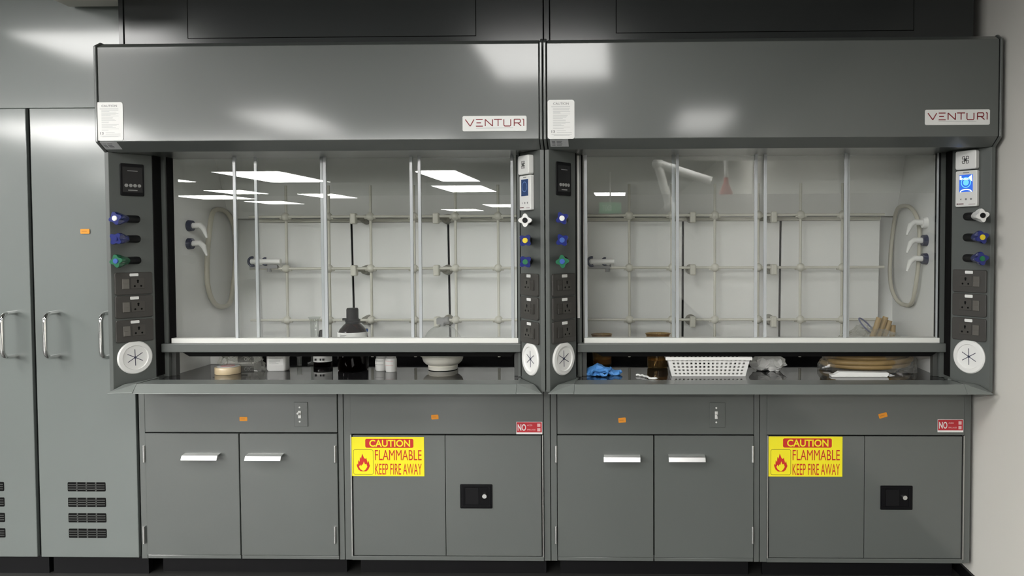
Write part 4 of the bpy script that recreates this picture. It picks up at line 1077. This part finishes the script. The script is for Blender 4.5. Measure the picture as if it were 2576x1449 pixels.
# clamps with a white tube on the lattice
def clamp(u0, u1, v, y, label):
    a = at(u0, v, y); b = at(u1, v, y)
    t = thing('tube_clamp', (a.x, y, a.z), label, 'clamp', 'clamps on the lattices')
    obj('white_tube', MB().cyl((a.x + .012, y, a.z), (b.x, y, a.z), .013, n=16).cyl((b.x - .012, y, a.z), (b.x - .012, y + .03, a.z - .026), .009, n=12), WHITE, t, True)
    k = MB(); 
    for x, s in ((a.x + .012, 1.0), (a.x + .075, .8)):
        k.tube([(x + .004 + .018 * s * cos(q), y, a.z + .020 * s * sin(q)) for q in [pi * .4 + pi * 1.25 * i / 12 for i in range(13)]], .006 * s, 8)
    obj('jaw', k, NAVY, t, True)
    obj('clamp_arm', MB().box(a.x, b.x - .02, y + .006, y + .028, a.z - .034, a.z - .018).cyl((a.x + .09, y + .02, a.z - .05), (a.x + .09, y + .02, a.z - .02), .011, n=12), GREYP, t)
clamp(626, 706, 658, .565, 'clamp holding a short white tube at the left end of the lattice, left hood')
clamp(1480, 1545, 658, .565, 'clamp holding a short white tube at the left end of the lattice, right hood')

# ------------------------------------------------------------------ the lab behind the viewer, mirrored in the glass
def mirror(u, v, dist, yg=.22):
    """point at this distance behind the glass, folded back into the room"""
    p = at(u, v, yg + dist); return Vector((p.x, yg - dist, p.z))
def snorkel(pts, r, label, hood):
    t = thing('extraction_arm', pts[0], label, 'extraction arm', 'jointed extraction arms')
    for i in range(len(pts) - 1):
        obj('arm_tube', MB().cyl(pts[i], pts[i + 1], r, n=20), hoodm if False else WHITE, t, True)
    j = MB()
    for q in pts[1:-1]: j.ball(q, r * 1.35, 12)
    if len(pts) > 2: obj('joint', j, WHITE, t, True)
    e = pts[-1]
    obj('intake_hood', MB().lathe([(r, .02), (r * 1.3, -.04), (r * 3.2, -.14), (r * 3.4, -.17), (r * 3.1, -.16), (r * 1.1, -.03)], e, 32, None, False), hood, t, True)
D1 = 5.6
pA = mirror(1800, 470, D1); pA.z = ZC - .02
snorkel([mirror(1790, 455, D1), mirror(1655, 412, D1), mirror(1685, 520, D1), mirror(1712, 565, D1)], .05, 'white jointed extraction arm with a clear hood, mirrored in the right hood glass', LGLASS)
D2 = 5.2; e = mirror(1828, 462, D2)
snorkel([Vector((e.x, e.y, ZC - .001)), e + Vector((0, 0, .05))], .022, 'hanging white pipe with a red hood, mirrored in the right hood glass', REDHOOD)
ex = mirror(1535, 523, 11.0)
t = thing('exit_sign', ex, 'green exit sign hanging far behind, mirrored in the right hood glass', 'sign')
obj('sign_box', WB(ex.x - .20, ex.x + .20, ex.y - .03, ex.y, ex.z - .10, ex.z + .10), EXITG, t)
Mx = frame((ex.x, ex.y + .001, ex.z), (-1, 0, 0))
obj('lettering', text('EXIT', -.02, .15, -.05, .05, Mx, .002, .02), WHEMIT, t)
obj('hanger', MB().cyl((ex.x, ex.y - .015, ex.z + .10), (ex.x, ex.y - .015, ZC), .012, n=8), WHITE, t)
